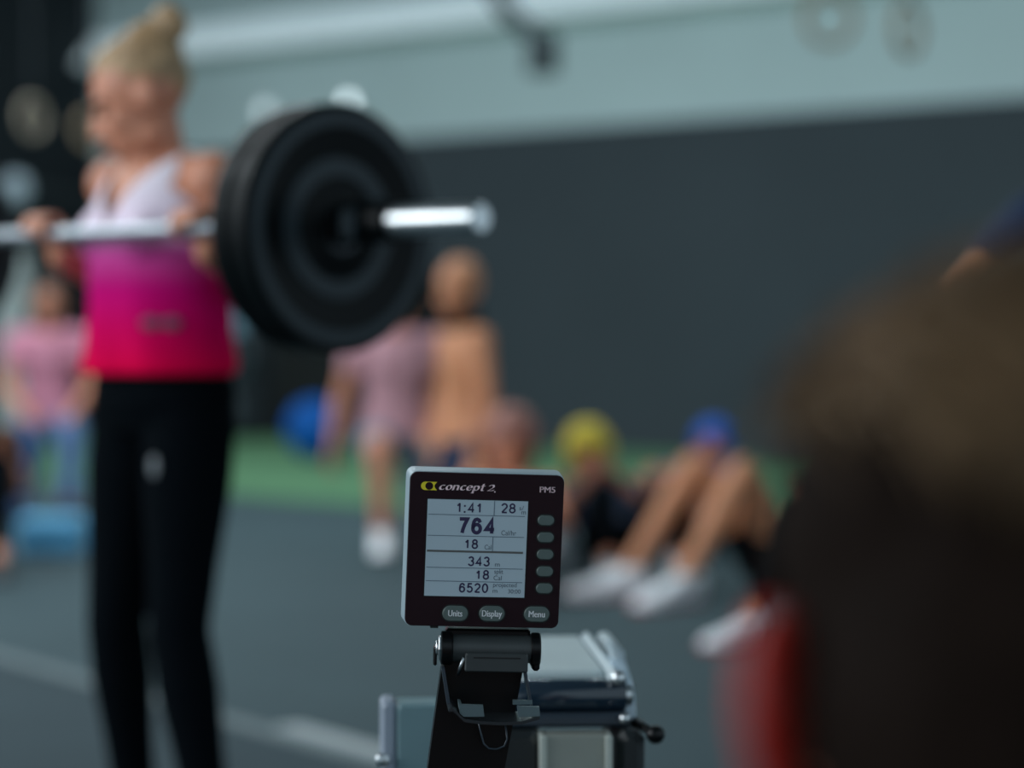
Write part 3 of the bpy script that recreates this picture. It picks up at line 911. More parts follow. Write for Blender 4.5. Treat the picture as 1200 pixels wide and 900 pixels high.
for sg in (-1, 1):
    s_, f_, u_ = rw.ax
    E0 = V(J['head']) + s_ * (0.074 * sg * HK) - f_ * (0.010 * HK) - u_ * (0.004 * HK)
    eo = (s_ * (0.52 * sg) - f_ * 0.85).normalized()          # from the root of the ear towards its rim
    en = u_.cross(eo).normalized()
    mb = MB()
    mb.ball(E0 + eo * (0.014 * HK) + u_ * (0.004 * HK), (eo, en, u_), (0.022 * HK, 0.004 * HK, 0.030 * HK))
    mb.ball(E0 + eo * (0.006 * HK) - u_ * (0.026 * HK), (eo, en, u_), (0.012 * HK, 0.006 * HK, 0.012 * HK))
    mb.tube([E0 + eo * (x * HK) + u_ * (z * HK) for x, z in ((0.0, 0.024), (0.010, 0.034), (0.024, 0.034), (0.035, 0.022), (0.036, 0.006), (0.030, -0.010), (0.020, -0.022), (0.010, -0.034), (0.002, -0.034))], 0.0058 * HK, 10)
    mb.fused('ear', M_SKR, rw.root, 0.0022, 2)
rw.cloth('shirt', BLACKCLOTH, spine=(-0.03, 0.99), uarm=0.6, inf=0.012, voxel=0.009)
rw.cloth('shorts', BLACKCLOTH, spine=(-0.2, 0.14), thigh=0.75, inf=0.012, voxel=0.009)
rw.shoes(M_SHOEB, M_SOLED)
m_rhair = mat('dark_blond_hair', (112, 86, 58), 0.5, var=0.3, scale=24, spec=0.3)
m_rhair2 = mat('dark_cropped_hair', (26, 18, 14), 0.8, var=0.2, scale=40, spec=0.04)


def rower_hair():
    H = V(J['head'])
    s, f, u = rw.ax
    k = HK

    def q(a, b, c):
        return H + s * (a * k) + f * (b * k) + u * (c * k)
    mb = MB()
    mb.ball(q(0, -0.012, 0.052), rw.ax, (0.083 * k, 0.094 * k, 0.083 * k))
    mb.ball(q(0, -0.046, 0.0), rw.ax, (0.080 * k, 0.084 * k, 0.082 * k))
    mb.ball(q(0, -0.050, -0.040), rw.ax, (0.070 * k, 0.066 * k, 0.070 * k))
    mb.ball(q(0, -0.055, -0.040), rw.ax, (0.064 * k, 0.050 * k, 0.060 * k))
    mb.fused('cropped_hair', m_rhair2, rw.root, 0.007, 2, post=lambda c: c + (c - H).normalized() * (0.003 * mnoise.noise(c * 60)))
    mb = MB()
    CR = (0.0865 * k, 0.098 * k, 0.088 * k)
    mb.rings([(q(0, -0.012, 0.054) + u * (CR[2] * cos(R(t))), s, f, CR[0] * sin(R(t)), CR[1] * sin(R(t))) for t in (62, 55, 46, 36, 26, 16, 8, 2)], 24)
    o = mb.fused('hair', m_rhair, rw.root, 0.007, 2, post=lambda c: c + (c - H).normalized() * (0.004 * mnoise.noise(V((c.x * 40, c.y * 12, c.z * 40)))))
    # swept tufts over the crown
    tf = MB()
    rnd = random.Random(3)
    for i in range(1500):
        th, ph = rnd.uniform(0, 2 * pi), rnd.uniform(0.0, 1.08)
        d = s * (sin(ph) * cos(th)) + f * (sin(ph) * sin(th)) + u * cos(ph)
        b = q(0, -0.012, 0.054) + s * (CR[0] * 0.99 * sin(ph) * cos(th)) + f * (CR[1] * 0.99 * sin(ph) * sin(th)) + u * (CR[2] * 0.99 * cos(ph))
        t = (f * -0.5 + s * rnd.uniform(-0.2, 0.2) - u * rnd.uniform(0.0, 0.3))
        t = (t - d * t.dot(d)).normalized()
        L = rnd.uniform(0.035, 0.06)
        tf.tube([b - d * 0.003, b + t * (L * 0.5) + d * rnd.uniform(0.001, 0.004), b + t * L - d * rnd.uniform(0.0, 0.004)], 0.0019, 4, 0.0005)
    tf.build('hair_tufts', m_rhair, o, True)


rower_hair()


# ------------------------------------------------------------------ text and print
def glyph_mesh(txt, u0, u1, vbase, cap, name, m, parent, y, M, off, bold=0.0, ref='8', shear=0.0, spacing=1.0):
    """flat lettering fitted between u0 and u1 (pixel units of the panel), capital height cap"""
    def mesh_of(t):
        cu = bpy.data.curves.new(name, 'FONT')
        cu.body = t
        cu.size = 1.0
        cu.shear = shear
        cu.space_character = spacing
        cu.resolution_u = 6
        o = bpy.data.objects.new('tmp', cu)
        COL.objects.link(o)
        dg = bpy.context.evaluated_depsgraph_get()
        dg.update()
        me = bpy.data.meshes.new_from_object(o.evaluated_get(dg))
        bpy.data.objects.remove(o)
        bpy.data.curves.remove(cu)
        return me
    rm = mesh_of(ref)
    h = max(v.co.y for v in rm.vertices) - min(min(v.co.y for v in rm.vertices), 0)
    bpy.data.meshes.remove(rm)
    me = mesh_of(txt)
    if bold:
        b_ = bmesh.new()
        for dx in (-bold, 0, bold):
            n_ = len(b_.verts)
            b_.from_mesh(me)
            b_.verts.ensure_lookup_table()
            for v in b_.verts[n_:]:
                v.co.x += dx
        b_.to_mesh(me)
        b_.free()
    x0 = min(v.co.x for v in me.vertices)
    x1 = max(v.co.x for v in me.vertices)
    kx, kz = (u1 - u0) / (x1 - x0), cap / h
    for v in me.vertices:
        u = u0 + (v.co.x - x0) * kx
        w = vbase - v.co.y * kz
        v.co = V(((u - off) * M, y, (off - w) * M))
    me.name = name
    me.materials.clear()
    me.materials.append(m)
    ob = bpy.data.objects.new(name, me)
    COL.objects.link(ob)
    ob.parent = parent
    return ob


def rrect(u0, u1, v0, v1, r, M, off, n=6):
    out = []
    for cx, cv, a0 in ((u1 - r, v0 + r, 0), (u0 + r, v0 + r, 90), (u0 + r, v1 - r, 180), (u1 - r, v1 - r, 270)):
        for i in range(n + 1):
            a = R(a0 + 90 * i / n)
            out.append(((cx + r * cos(a) - off) * M, (off - (cv - r * sin(a))) * M))
    return out


# ------------------------------------------------------------------ the rowing monitor
MU, OFF = 0.7766e-3, 90.5
m_bezel = mat('monitor_bezel', (38, 22, 27), 0.55, var=0.04, scale=60, spec=0.1)
m_house = mat('monitor_housing', (150, 168, 176), 0.4, var=0.03, scale=40)
m_lcd = mat('lcd_panel', (176, 191, 200), 0.35, var=0.02, scale=8)
m_lcdtext = mat('lcd_digits', (42, 32, 72), 0.5, var=0)
m_lcdsmall = mat('lcd_small_text', (74, 86, 100), 0.5, var=0)
m_lcdline = mat('lcd_rule', (92, 108, 122), 0.5, var=0)
m_lcdthick = mat('lcd_thick_rule', (88, 88, 86), 0.5, var=0)
m_btn = mat('button_rubber', (84, 97, 94), 0.5, var=0.03, scale=100)
m_gap = mat('button_gap', (8, 7, 9), 0.7, var=0)
m_print = mat('white_print', (250, 248, 250), 0.5, var=0)
m_pinkprint = mat('pale_pink_print', (246, 216, 220), 0.5, var=0)
m_yellow = mat('yellow_print', (226, 206, 30), 0.5, var=0)

mon = tag(empty('rowing_monitor', P(568, 645, 2.2)), 'square dark rowing monitor in sharp focus, pale lit screen reading 764, row of oval buttons', 'monitor')
mon.rotation_mode = 'XYZ'
mon.matrix_world = Matrix.Translation(P(568, 645, 2.2)) @ (Matrix.Rotation(R(6.5), 4, 'Z') @ Matrix.Rotation(R(3.0), 4, 'X') @ Matrix.Rotation(R(2.0), 4, 'Y'))
hp = MB()
outl = [(a, b, y) for y, a, b in ()]
lay = [(0.002, 0.4), (0.006, 1.2), (0.030, 2.2), (0.036, -1.0), (0.040, -8.0)]
n0 = None
vs, fs = [], []
for y, gx in lay:
    pr = rrect(-gx, 181 + gx, -gx, 181 + gx, 9, MU, OFF, 4)
    n0 = len(pr)
    vs += [(x, y, z) for x, z in pr]
for r_ in range(len(lay) - 1):
    for i in range(n0):
        j = (i + 1) % n0
        fs.append((r_ * n0 + i, r_ * n0 + n0 + i, r_ * n0 + n0 + j, r_ * n0 + j))
fs += [tuple(range(n0)), tuple(reversed(range((len(lay) - 1) * n0, len(lay) * n0)))]
hp.add(vs, fs).build('housing', m_house, mon, True, 25)
MB().prism(rrect(0, 181, 0, 181, 8.5, MU, OFF, 6), -0.0012, 0.0035, bev=0.0006).build('bezel', m_bezel, mon, True, 25)
YF = -0.0012
scr_edge = MB().prism(rrect(20.2, 140.2, 30.2, 146.2, 0.6, MU, OFF, 2), YF - 0.0002, YF + 0.001).build('screen_frame', m_gap, mon)
scr = MB().prism(rrect(21.2, 139.2, 31.2, 145.2, 0.4, MU, OFF, 2), YF - 0.0004, YF + 0.001).build('screen', m_lcd, mon)
tag(scr, 'pale blue-grey display')
YT = YF - 0.00055


def rule(u0, u1, v0, v1, m, name='rule'):
    x0, x1, z0, z1 = [(u0 - OFF) * MU, (u1 - OFF) * MU, (OFF - v1) * MU, (OFF - v0) * MU]
    return MB().box(((x0 + x1) / 2, YT, (z0 + z1) / 2), (x1 - x0, 0.0001, z1 - z0)).build(name, m, scr)


for v in (49.0, 73.8, 111.4, 127.4):
    rule(22.5, 136, v - 0.4, v + 0.4, m_lcdline)
rule(99.2, 100.0, 31.6, 49.0, m_lcdline)
rule(99.0, 99.8, 74.2, 91, m_lcdline)
rule(22.5, 135.5, 90.8, 93.2, m_lcdthick, 'thick_rule')
def ell(cx, cy, rx, ry, a0, a1, n=20):
    return [(cx + rx * cos(R(a0 + (a1 - a0) * i / n)), cy + ry * sin(R(a0 + (a1 - a0) * i / n))) for i in range(n + 1)]


DIGITS = {
    '0': [ell(.5, .5, .5, .5, 0, 360, 28)],
    '1': [[(.60, 0), (.60, 1.0)], [(.60, .97), (.40, .80), (.16, .69)]],
    '2': [ell(.5, .72, .48, .28, 172, -25, 16) + [(.02, 0)], [(.0, 0), (1, 0)]],
    '3': [ell(.48, .76, .43, .24, 165, -90, 16), ell(.48, .27, .50, .27, 90, -165, 18)],
    '4': [[(.74, -.03), (.74, .98), (.0, .27), (1.04, .27)]],
    '5': [[(.92, 1), (.22, 1), (.10, .50)], ell(.48, .32, .50, .32, 145, -160, 20)],
    '6': [ell(.5, .31, .48, .31, 0, 360, 24), [(.02, .31), (.03, .55), (.12, .80), (.30, .96), (.54, 1.0), (.78, .94), (.93, .76)]],
    '7': [[(.0, 1), (1, 1), (.66, .58), (.46, .24), (.36, -.03)]],
    '8': [ell(.5, .76, .42, .24, 0, 360, 22), ell(.5, .27, .50, .27, 0, 360, 24)],
}


def digits(t, u1, vb, cap, thick, m):
    """sans serif figures right-aligned to u1, drawn as constant-width strokes"""
    mb = MB()
    adv, ink = 0.775 * cap, 0.655 * cap
    x = u1
    for ch in reversed(t):
        if ch == ':':
            x -= 0.39 * cap
            cx = x + 0.21 * cap
            for cy in (0.5, 0.62 * cap + 0.0):
                q = [(cx - thick * .55, cy - thick * 0.3), (cx + thick * .55, cy - thick * 0.3), (cx + thick * .55, cy + thick * .8), (cx - thick * .55, cy + thick * .8)]
                mb.add([((u - OFF) * MU, YT, (OFF - (vb - w)) * MU) for u, w in q], [(0, 1, 2, 3)])
            continue
        x0 = x - ink
        x -= adv
        for st_ in DIGITS[ch]:
            pts = [V((x0 + thick / 2 + px_ * (ink - thick), thick / 2 + py_ * (cap - thick))) for px_, py_ in st_]
            closed = (pts[0] - pts[-1]).length < 1e-4
            L, Rr = [], []
            N = len(pts)
            for i, p in enumerate(pts):
                a = pts[i - 1] if i > 0 else (pts[-2] if closed else None)
                c = pts[i + 1] if i < N - 1 else (pts[1] if closed else None)
                d0 = (p - a).normalized() if a is not None else None
                d1 = (c - p).normalized() if c is not None else None
                d0, d1 = d0 or d1, d1 or d0
                nrm = V((-(d0 + d1).y, (d0 + d1).x)).normalized()
                k = 1 / max(0.45, nrm.dot(V((-d1.y, d1.x))))
                L.append(p + nrm * (thick / 2 * k))
                Rr.append(p - nrm * (thick / 2 * k))
            vs = [((q.x - OFF) * MU, YT, (OFF - (vb - q.y)) * MU) for pr in zip(L, Rr) for q in pr]
            mb.add(vs, [(2 * i, 2 * i + 1, 2 * i + 3, 2 * i + 2) for i in range(N - 1)])
    return mb.build('reading', m, scr)


for t, u1, vb, cap, th in (('1:41', 86.0, 46.4, 12.2, 1.9), ('28', 124.8, 45.8, 12.0, 1.9), ('764', 102.0, 71.8, 20.2, 4.2), ('18', 82.2, 88.8, 11.6, 1.9), ('343', 97.0, 109.2, 11.8, 1.9), ('18', 96.7, 124.8, 11.6, 1.9), ('6520', 96.2, 140.6, 11.6, 1.9)):
    digits(t, u1, vb, cap, th, m_lcdtext)
for t, u0, u1, vb, cap in (('s/', 129.0, 134.4, 41.6, 5.0), ('m', 131.8, 137.0, 46.6, 5.4), ('Cal/hr', 109.0, 126.6, 71.8, 5.8), ('Cal', 90.0, 98.0, 89.0, 5.6), ('m', 103.0, 108.6, 109.0, 5.6),
                           ('split', 102.6, 113.0, 117.4, 5.6), ('Cal', 102.0, 111.6, 125.0, 5.4), ('projected', 101.8, 129.6, 133.0, 5.2), ('m', 101.6, 107.0, 140.0, 5.2), ('30:00', 119.6, 134.6, 140.4, 5.0)):
    glyph_mesh(t, u0, u1, vb, cap, 'unit_text', m_lcdsmall, scr, YT, MU, OFF, 0.0)


def button(u, v, w, h, txt=None, tu=None):
    name = 'oval_button'
    MB().prism(rrect(u - w / 2 - 1.6, u + w / 2 + 1.6, v - h / 2 - 1.5, v + h / 2 + 1.5, h / 2 + 1.4, MU, OFF, 8), YF - 0.0002, YF + 0.001).build('button_recess', m_gap, mon, True, 25)
    b = MB().prism(rrect(u - w / 2, u + w / 2, v - h / 2, v + h / 2, h / 2 - 0.1, MU, OFF, 8), YF - 0.0022, YF + 0.001, bev=0.0009).build(name, m_btn, mon, True, 30)
    if txt:
        glyph_mesh(txt, u - tu, u + tu, v + 3.2, 7.4, 'lettering', m_print, b, YF - 0.0023, MU, OFF, 0.028, ref='D')


for i in range(5):
    button(160.9 + 0.35 * i, 53.0 + 20.15 * i, 19.5, 12.0)
for u, v, t, tu in ((58.4, 165.4, 'Units', 8.4), (101.6, 164.8, 'Display', 11.9), (154.6, 164.4, 'Menu', 9.7)):
    button(u, v, 30, 18.2, t, tu)
glyph_mesh('PM5', 152.2, 170.8, 20.2, 6.8, 'model_lettering', m_pinkprint, mon, YF - 0.0001, MU, OFF, 0.026, ref='P')
# yellow emblem: a rounded block with a round hole beside a waisted bar
em = MB()
pts = []
for i in range(13):
    a = R(90 + 180 * i / 12)
    pts.append((17.6 + 4.9 * cos(a), 16.0 - 4.9 * sin(a)))
for i in range(7):                                   # bottom edge to the flared right end
    pts.append((17.6 + (31.6 - 17.6) * i / 6, 20.9))
for i in range(1, 8):
    t = i / 8
    pts.append((31.6 - 3.0 * sin(pi * t), 20.9 - 9.8 * t))
for i in range(7):
    pts.append((31.6 - (31.6 - 17.6) * i / 6, 11.1))
cu, cv = 20.0, 16.0
vs = [((u - OFF) * MU, YF - 0.0001, (OFF - v) * MU) for u, v in pts]
em.add(vs, [tuple(range(len(vs)))])
emb = em.build('emblem', m_yellow, mon)
MB().lathe([(4.6 * MU, 0.00012), (4.6 * MU, 0.0002)], c=((22.4 - OFF) * MU, YF, (OFF - 16.0) * MU), axis=(0, -1, 0), n=24).build('emblem_hole', m_bezel, emb)


def nib_word(strokes_by_glyph, u0, v_base, xh, width, m, name, parent):
    """bold italic lettering drawn with a broad nib: thick downstrokes, thin joins"""
    mb = MB()
    nib = V((0.150, 0.060))
    x = 0.0
    quads = []
    for adv, strokes in strokes_by_glyph:
        for st_ in strokes:
            for p, q in zip(st_[:-1], st_[1:]):
                a, b = V((p[0] + x, p[1])), V((q[0] + x, q[1]))
                d = (b - a)
                if d.length < 1e-6:
                    continue
                d.normalize()
                for nb in (nib, V((0.03, -0.05))):
                    quads.append((a - nb, a + nb, b + nb, b - nb))
        x += adv
    k = width / x
    for qd in quads:
        vs = []
        for p in qd:
            u = u0 + (p[0] + p[1] * 0.28) * k
            v = v_base - p[1] * xh
            vs.append(((u - OFF) * MU, YF - 0.00012, (OFF - v) * MU))
        mb.add(vs, [(0, 1, 2, 3)])
    return mb.build(name, m, parent)


def arc(cx, cy, rx, ry, a0, a1, n=14):
    return [(cx + rx * cos(R(a0 + (a1 - a0) * i / n)), cy + ry * sin(R(a0 + (a1 - a0) * i / n))) for i in range(n + 1)]


G_c = (0.98, [arc(0.48, 0.5, 0.36, 0.46, 50, 320)])
G_o = (1.10, [arc(0.52, 0.5, 0.38, 0.46, 0, 360)])
G_n = (1.22, [[(0.18, 0.95), (0.18, 0.0)], [(0.04, 0.92), (0.2, 0.96)], arc(0.52, 0.62, 0.34, 0.34, 180, 10), [(0.86, 0.66), (0.86, 0.06)], [(0.86, 0.06), (1.02, 0.08)]])
G_e = (1.02, [[(0.14, 0.48), (0.84, 0.55)], arc(0.48, 0.5, 0.36, 0.46, 10, 320)])
G_p = (1.16, [[(0.18, 0.95), (0.18, -0.48)], [(0.0, -0.48), (0.36, -0.48)], arc(0.54, 0.5, 0.36, 0.46, 0, 360)])
G_t = (0.92, [[(0.30, 1.36), (0.30, 0.2)], arc(0.50, 0.2, 0.2, 0.18, 180, 310), [(0.04, 0.95), (0.62, 0.95)]])
G_sp = (0.30, [])
G_2 = (0.95, [arc(0.46, 0.82, 0.34, 0.40, 160, -30), [(0.76, 0.66), (0.10, 0.06)], [(0.10, 0.06), (0.86, 0.06)], [(0.86, 0.06), (0.90, 0.24)]])
nib_word([G_c, G_o, G_n, G_c, G_e, G_p, G_t, G_sp, G_2], 33.4, 20.2, 6.0, 64.0, m_pinkprint, 'brand_lettering', mon)
MB().lathe([(0.9 * MU, 0.0001), (0.9 * MU, 0.0002)], c=((99.4 - OFF) * MU, YF, (OFF - 21.0) * MU), axis=(0, -1, 0), n=12).build('registered_dot', m_pinkprint, mon)
MB().box(((35 - OFF) * MU, 0.006, (OFF - 182.4) * MU), (9 * MU, 0.01, 3 * MU)).build('foot_pad', m_gap, mon)

# ------------------------------------------------------------------ the rowing machine
m_blackpl = mat('black_plastic', (8, 9, 11), 0.3, var=0.05, scale=40, spec=0.25)
m_greypl = mat('dark_grey_plastic', (50, 55, 56), 0.45, var=0.05, scale=60)
m_lightgrey = mat('light_grey_panel', (188, 202, 204), 0.4, var=0.04, scale=20)
m_alu = mat('aluminium_track', (150, 154, 146), 0.45, 0.3, var=0.05, scale=20)
m_gloss = mat('dark_gloss_roller', (26, 42, 56), 0.12, var=0.05, scale=20, coat=0.5)
m_guard = mat('grey_blue_guard', (110, 138, 144), 0.5, var=0.04, scale=12)
m_guardedge = mat('pale_guard_edge', (146, 156, 170), 0.45, var=0.03, scale=12)

MROOT = V((0.06, 2.6, 0))
mach = tag(empty('rowing_machine', MROOT, math.atan2(0.07, 0.9975)), 'black and grey rowing machine whose arm carries the monitor', 'rowing machine')
MX, MY, MZ = V((0.9975, 0.07, 0)), V((-0.07, 0.9975, 0)), V((0, 0, 1))
ROLL = R(1.6)
TX = (MX * cos(ROLL) - MZ * sin(ROLL)).normalized()
TZ = (MZ * cos(ROLL) + MX * sin(ROLL)).normalized()
TAX = (TX, MY, TZ)
minv = (Matrix.Translation(MROOT) @ Matrix.Rotation(math.atan2(0.07, 0.9975), 4, 'Z')).inverted()


def mpart(mb, name, m, smooth=False, angle=None, parent=None):
    mb.v = [tuple(minv @ V(p)) for p in mb.v]
    return mb.build(name, m, parent or mach, smooth, angle)


Zm = 2.2
k0 = FPX / Zm                       # px per metre at the monitor
ARM_C = P(572, 760, Zm + 0.016)


def a_pt(px, py, dy=0.0):
    """a point on the arm's plane (metres from the hinge along the arm's own axes)"""
    dx, dz = (px - 572) / k0, (760 - py) / k0
    return ARM_C + MX * dx + MZ * dz + MY * dy


# hinge
mb = MB()
mb.lathe([(0.0128, -42 / k0), (0.0128, 50 / k0)], c=ARM_C, axis=TX, n=36)
mpart(mb, 'hinge_barrel', m_greypl, True, 40)
mb = MB()
mb.lathe([(0.0135, -56 / k0), (0.0155, -55 / k0), (0.0155, -44 / k0), (0.0138, -42 / k0)], c=ARM_C, axis=TX, n=36)
mpart(mb, 'hinge_cap', m_blackpl, True, 30)
mb = MB()
mb.lathe([(0.0138, 50 / k0), (0.0155, 51.5 / k0), (0.0155, 60 / k0), (0.0140, 61.5 / k0)], c=ARM_C, axis=TX, n=36)
mb.box(a_pt(628, 779, 0.002), (9 / k0, 0.02, 14 / k0), TAX, 0.002)
mpart(mb, 'hinge_cap', m_blackpl, True, 30)
mb = MB()
mb.lathe([(0.0112, -59 / k0), (0.0124, -58 / k0), (0.0124, -56 / k0)], c=ARM_C, axis=TX, n=6)
mb.lathe([(0.006, -62 / k0), (0.0068, -61 / k0), (0.0068, -58 / k0)], c=ARM_C, axis=TX, n=16)
mpart(mb, 'hinge_bolt', m_chrome, True, 25)
mb = MB()
mb.box(a_pt(509.5, 768, 0.004), (4 / k0, 0.014, 22 / k0), TAX, 0.001)
mpart(mb, 'hinge_lever', m_blackpl)
# neck of the monitor on the hinge
mb = MB()
mb.box(a_pt(572, 744, 0.010), (100 / k0, 0.022, 14 / k0), TAX, 0.002)
mpart(mb, 'monitor_socket', m_blackpl)
# bracket
mb = MB()
mb.box(a_pt(580.5, 774, -0.010), (74 / k0, 0.016, 22 / k0), TAX, 0.0012)
bk = mpart(mb, 'bracket', m_greypl)
mb = MB()
mb.box(a_pt(581, 768, -0.0182), (55 / k0, 0.001, 1.4 / k0), TAX)
mpart(mb, 'slot', m_gap, parent=bk)
mb = MB()
mb.tube([a_pt(543, 768, -0.012), a_pt(538, 782, -0.008), a_pt(536.5, 790, -0.004)], 0.0022, 8, 0.0014)
mpart(mb, 'spring_clip', m_chrome, True, parent=bk)


# arm: black channel with two flanges, running down and to the left
def quad_slab(mb, tl, tr, br, bl, d0, d1):
    vs = [a_pt(*p, d) for d in (d0, d1) for p in (tl, tr, br, bl)]
    mb.add(vs, [(0, 1, 2, 3), (7, 6, 5, 4), (0, 4, 5, 1), (1, 5, 6, 2), (2, 6, 7, 3), (3, 7, 4, 0)])


mb = MB()
quad_slab(mb, (519, 776), (616, 780), (590, 920), (499, 920), 0.012, 0.034)
quad_slab(mb, (499, 920), (590, 920), (520, 1300), (440, 1300), 0.012, 0.034)
mpart(mb, 'monitor_arm', m_blackpl)
mb = MB()
quad_slab(mb, (516.5, 780), (520, 780), (527, 824), (523, 824), -0.012, 0.014)
m_flange = mat('flange_plastic', (46, 56, 66), 0.35, var=0.04, scale=30)
mpart(mb, 'arm_flange', m_flange)
mb = MB()
quad_slab(mb, (613, 782), (616, 782), (624, 826), (621, 826), -0.012, 0.014)
mpart(mb, 'arm_flange', m_flange)
# phone holder
mb = MB()
prof_top = [(523, 822), (528, 821.5), (533, 826), (541, 834), (560, 837), (585, 838.5), (608, 837.5), (629, 832)]
for (p0, p1) in zip(prof_top[:-1], prof_top[1:]):
    quad_slab(mb, p0, p1, (p1[0], p1[1] + 3.6), (p0[0], p0[1] + 3.6), -0.042, 0.012)
hold = mpart(mb, 'phone_holder', mat('holder_plastic', (40, 46, 50), 0.25, var=0.04, scale=30))
mb = MB()
quad_slab(mb, (538.5, 818), (563, 819), (564.5, 832), (540.5, 832), -0.040, -0.034)
quad_slab(mb, (535, 817), (538.5, 818), (540.5, 832), (536, 828), -0.040, -0.010)
mpart(mb, 'holder_tab', mat('tab_plastic', (84, 100, 104), 0.4, var=0.03, scale=30), parent=hold)
mb = MB()
quad_slab(mb, (603, 820.5), (628.5, 821.5), (629.5, 832.5), (604, 833), -0.040, -0.034)
quad_slab(mb, (600, 818.5), (623, 819), (623, 824), (600, 824), -0.014, -0.010)
mpart(mb, 'holder_tab', MATS['tab_plastic'], parent=hold)
mb = MB()
quad_slab(mb, (558, 842), (595, 842), (591, 872), (568, 872), 0.002, 0.010)
quad_slab(mb, (568, 872), (591, 872), (586, 880), (574, 880), 0.002, 0.010)
ton = mpart(mb, 'holder_tongue', m_blackpl)
mb = MB()
mb.tube([a_pt(559.5, 842, 0), a_pt(564, 862, 0), a_pt(567, 873, 0), a_pt(573, 878.5, 0), a_pt(582, 879.5, 0), a_pt(591, 876, 0), a_pt(594.5, 868, 0), a_pt(592, 848, 0)], 0.0009, 6)
mpart(mb, 'tongue_rim', MATS['flange_plastic'], True, parent=ton)

# front housing behind the arm (machine axes; z measured from the floor)
TOPZ = 0.738


def h_pt(px, y, z):
    """on the plane at distance y from the camera, by its sideways position there"""
    return V(((px - 600) / FPX * y, y, z))


def mbox(mb, x0, x1, y0, y1, z0, z1, bev=0.004):
    mb.box(((x0 + x1) / 2, (y0 + y1) / 2, (z0 + z1) / 2), (x1 - x0, y1 - y0, z1 - z0), (MX, MY, MZ), bev)


# positions along X at Y = 2.55: px = 600 + X * 1111
mb = MB()
mbox(mb, -0.010, 0.090, 2.56, 2.84, TOPZ - 0.014, TOPZ, 0.004)
mpart(mb, 'top_cover', m_lightgrey, True, 25)
mb = MB()
mbox(mb, 0.091, 0.104, 2.54, 2.84, TOPZ - 0.034, TOPZ + 0.005, 0.005)
m_ctrim = mat('pale_cover_trim', (186, 200, 204), 0.35, var=0.03, scale=20)
mpart(mb, 'cover_rail', m_ctrim, True, 25)
mb = MB()
mbox(mb, 0.105, 0.122, 2.70, 2.85, TOPZ - 0.03, TOPZ + 0.004, 0.005)
mpart(mb, 'cover_end', m_ctrim, True, 25)
mb = MB()
mbox(mb, 0.104, 0.122, 2.56, 2.80, TOPZ - 0.05, TOPZ - 0.010, 0.004)
mpart(mb, 'side_block', m_gloss, True, 25)
mb = MB()
mb.lathe([(0.015, -0.064), (0.0175, -0.060), (0.0175, 0.060), (0.015, 0.064)], c=V((0.056, 2.545, TOPZ - 0.024)), axis=MX, n=36)
mpart(mb, 'roller', m_gloss, True, 40)
mb = MB()
mb.lathe([(0.009, 0.066), (0.011, 0.067), (0.011, 0.074), (0.008, 0.076)], c=V((0.052, 2.545, TOPZ - 0.024)), axis=MX, n=20)
mpart(mb, 'roller_bolt', m_chrome, True, 40)
mb = MB()
mb.ball(V((0.112, 2.535, TOPZ - 0.004)), (MX, MY, MZ), (0.008, 0.008, 0.008), 12, 8)
mpart(mb, 'roller_bolt', m_chrome, True, 40)
mb = MB()
mb.ball(V((0.118, 2.52, TOPZ - 0.044)), (MX, MY, MZ), (0.006, 0.006, 0.006), 12, 8)
mpart(mb, 'roller_bolt', m_chrome, True, 40)
# curved pale guard at the right end
mb = MB()
pr = []
for i in range(11):
    a = R(100 - 100 * i / 10)
    pr.append((0.108 + 0.024 * cos(a), TOPZ - 0.044 + 0.058 * sin(a)))
for x, z in ((0.132, TOPZ - 0.056), (0.122, TOPZ - 0.056), (0.119, TOPZ - 0.040)):
    pr.append((x, z))
mb.prism(pr, 2.56, 2.70, (V((1, 0, 0)), V((0, 1, 0)), MZ), bev=0.003)
mpart(mb, 'side_guard', mat('pale_blue_guard', (206, 222, 232), 0.25, var=0.03, scale=20), True, 30)
# cross bar and centre track
mb = MB()
mbox(mb, -0.02, 0.122, 2.525, 2.60, TOPZ - 0.055, TOPZ - 0.040, 0.004)
mpart(mb, 'cross_bar', MATS['flange_plastic'], True, 25)
mb = MB()
mbox(mb, 0.030, 0.100, 2.50, 2.53, 0.34, TOPZ - 0.058, 0.002)
mpart(mb, 'centre_panel', m_alu)
for x in (0.028, 0.096):
    mb = MB()
    mbox(mb, x, x + 0.007, 2.494, 2.53, 0.34, TOPZ - 0.058, 0.001)
    mpart(mb, 'panel_edge', mat('pale_panel_edge', (184, 190, 182), 0.4, 0.2, var=0.03, scale=20))
for x0, x1 in ((-0.03, 0.027), (0.104, 0.134)):
    mb = MB()
    mbox(mb, x0, x1, 2.51, 2.66, 0.18, TOPZ - 0.056, 0.008)
    mpart(mb, 'side_cheek', mat('cheek_plastic', (24, 30, 32), 0.45, var=0.05, scale=30), True, 25)
mb = MB()
mb.tube([V((0.13, 2.55, TOPZ - 0.052)), V((0.140, 2.53, TOPZ - 0.056)), V((0.147, 2.52, TOPZ - 0.058))], 0.005, 8)
mb.ball(V((0.150, 2.515, TOPZ - 0.060)), (MX, MY, MZ), (0.010, 0.010, 0.010), 14, 10)
mpart(mb, 'knob', m_blackpl, True)
# tall side panel at the left of the arm
mb = MB()
mbox(mb, -0.124, -0.062, 2.55, 2.60, 0.26, 0.704, 0.003)
mpart(mb, 'side_panel', m_guard)
mb = MB()
mbox(mb, -0.141, -0.1245, 2.548, 2.60, 0.26, 0.707, 0.004)
mpart(mb, 'panel_edge', m_guardedge, True, 25)
mb = MB()
mb.lathe([(0.004, 0), (0.0075, 0.001), (0.0075, 0.006), (0.005, 0.008)], c=V((-0.137, 2.545, 0.646)), axis=(0, -1, 0), n=16)
mpart(mb, 'panel_bolt', m_chrome, True, 40)
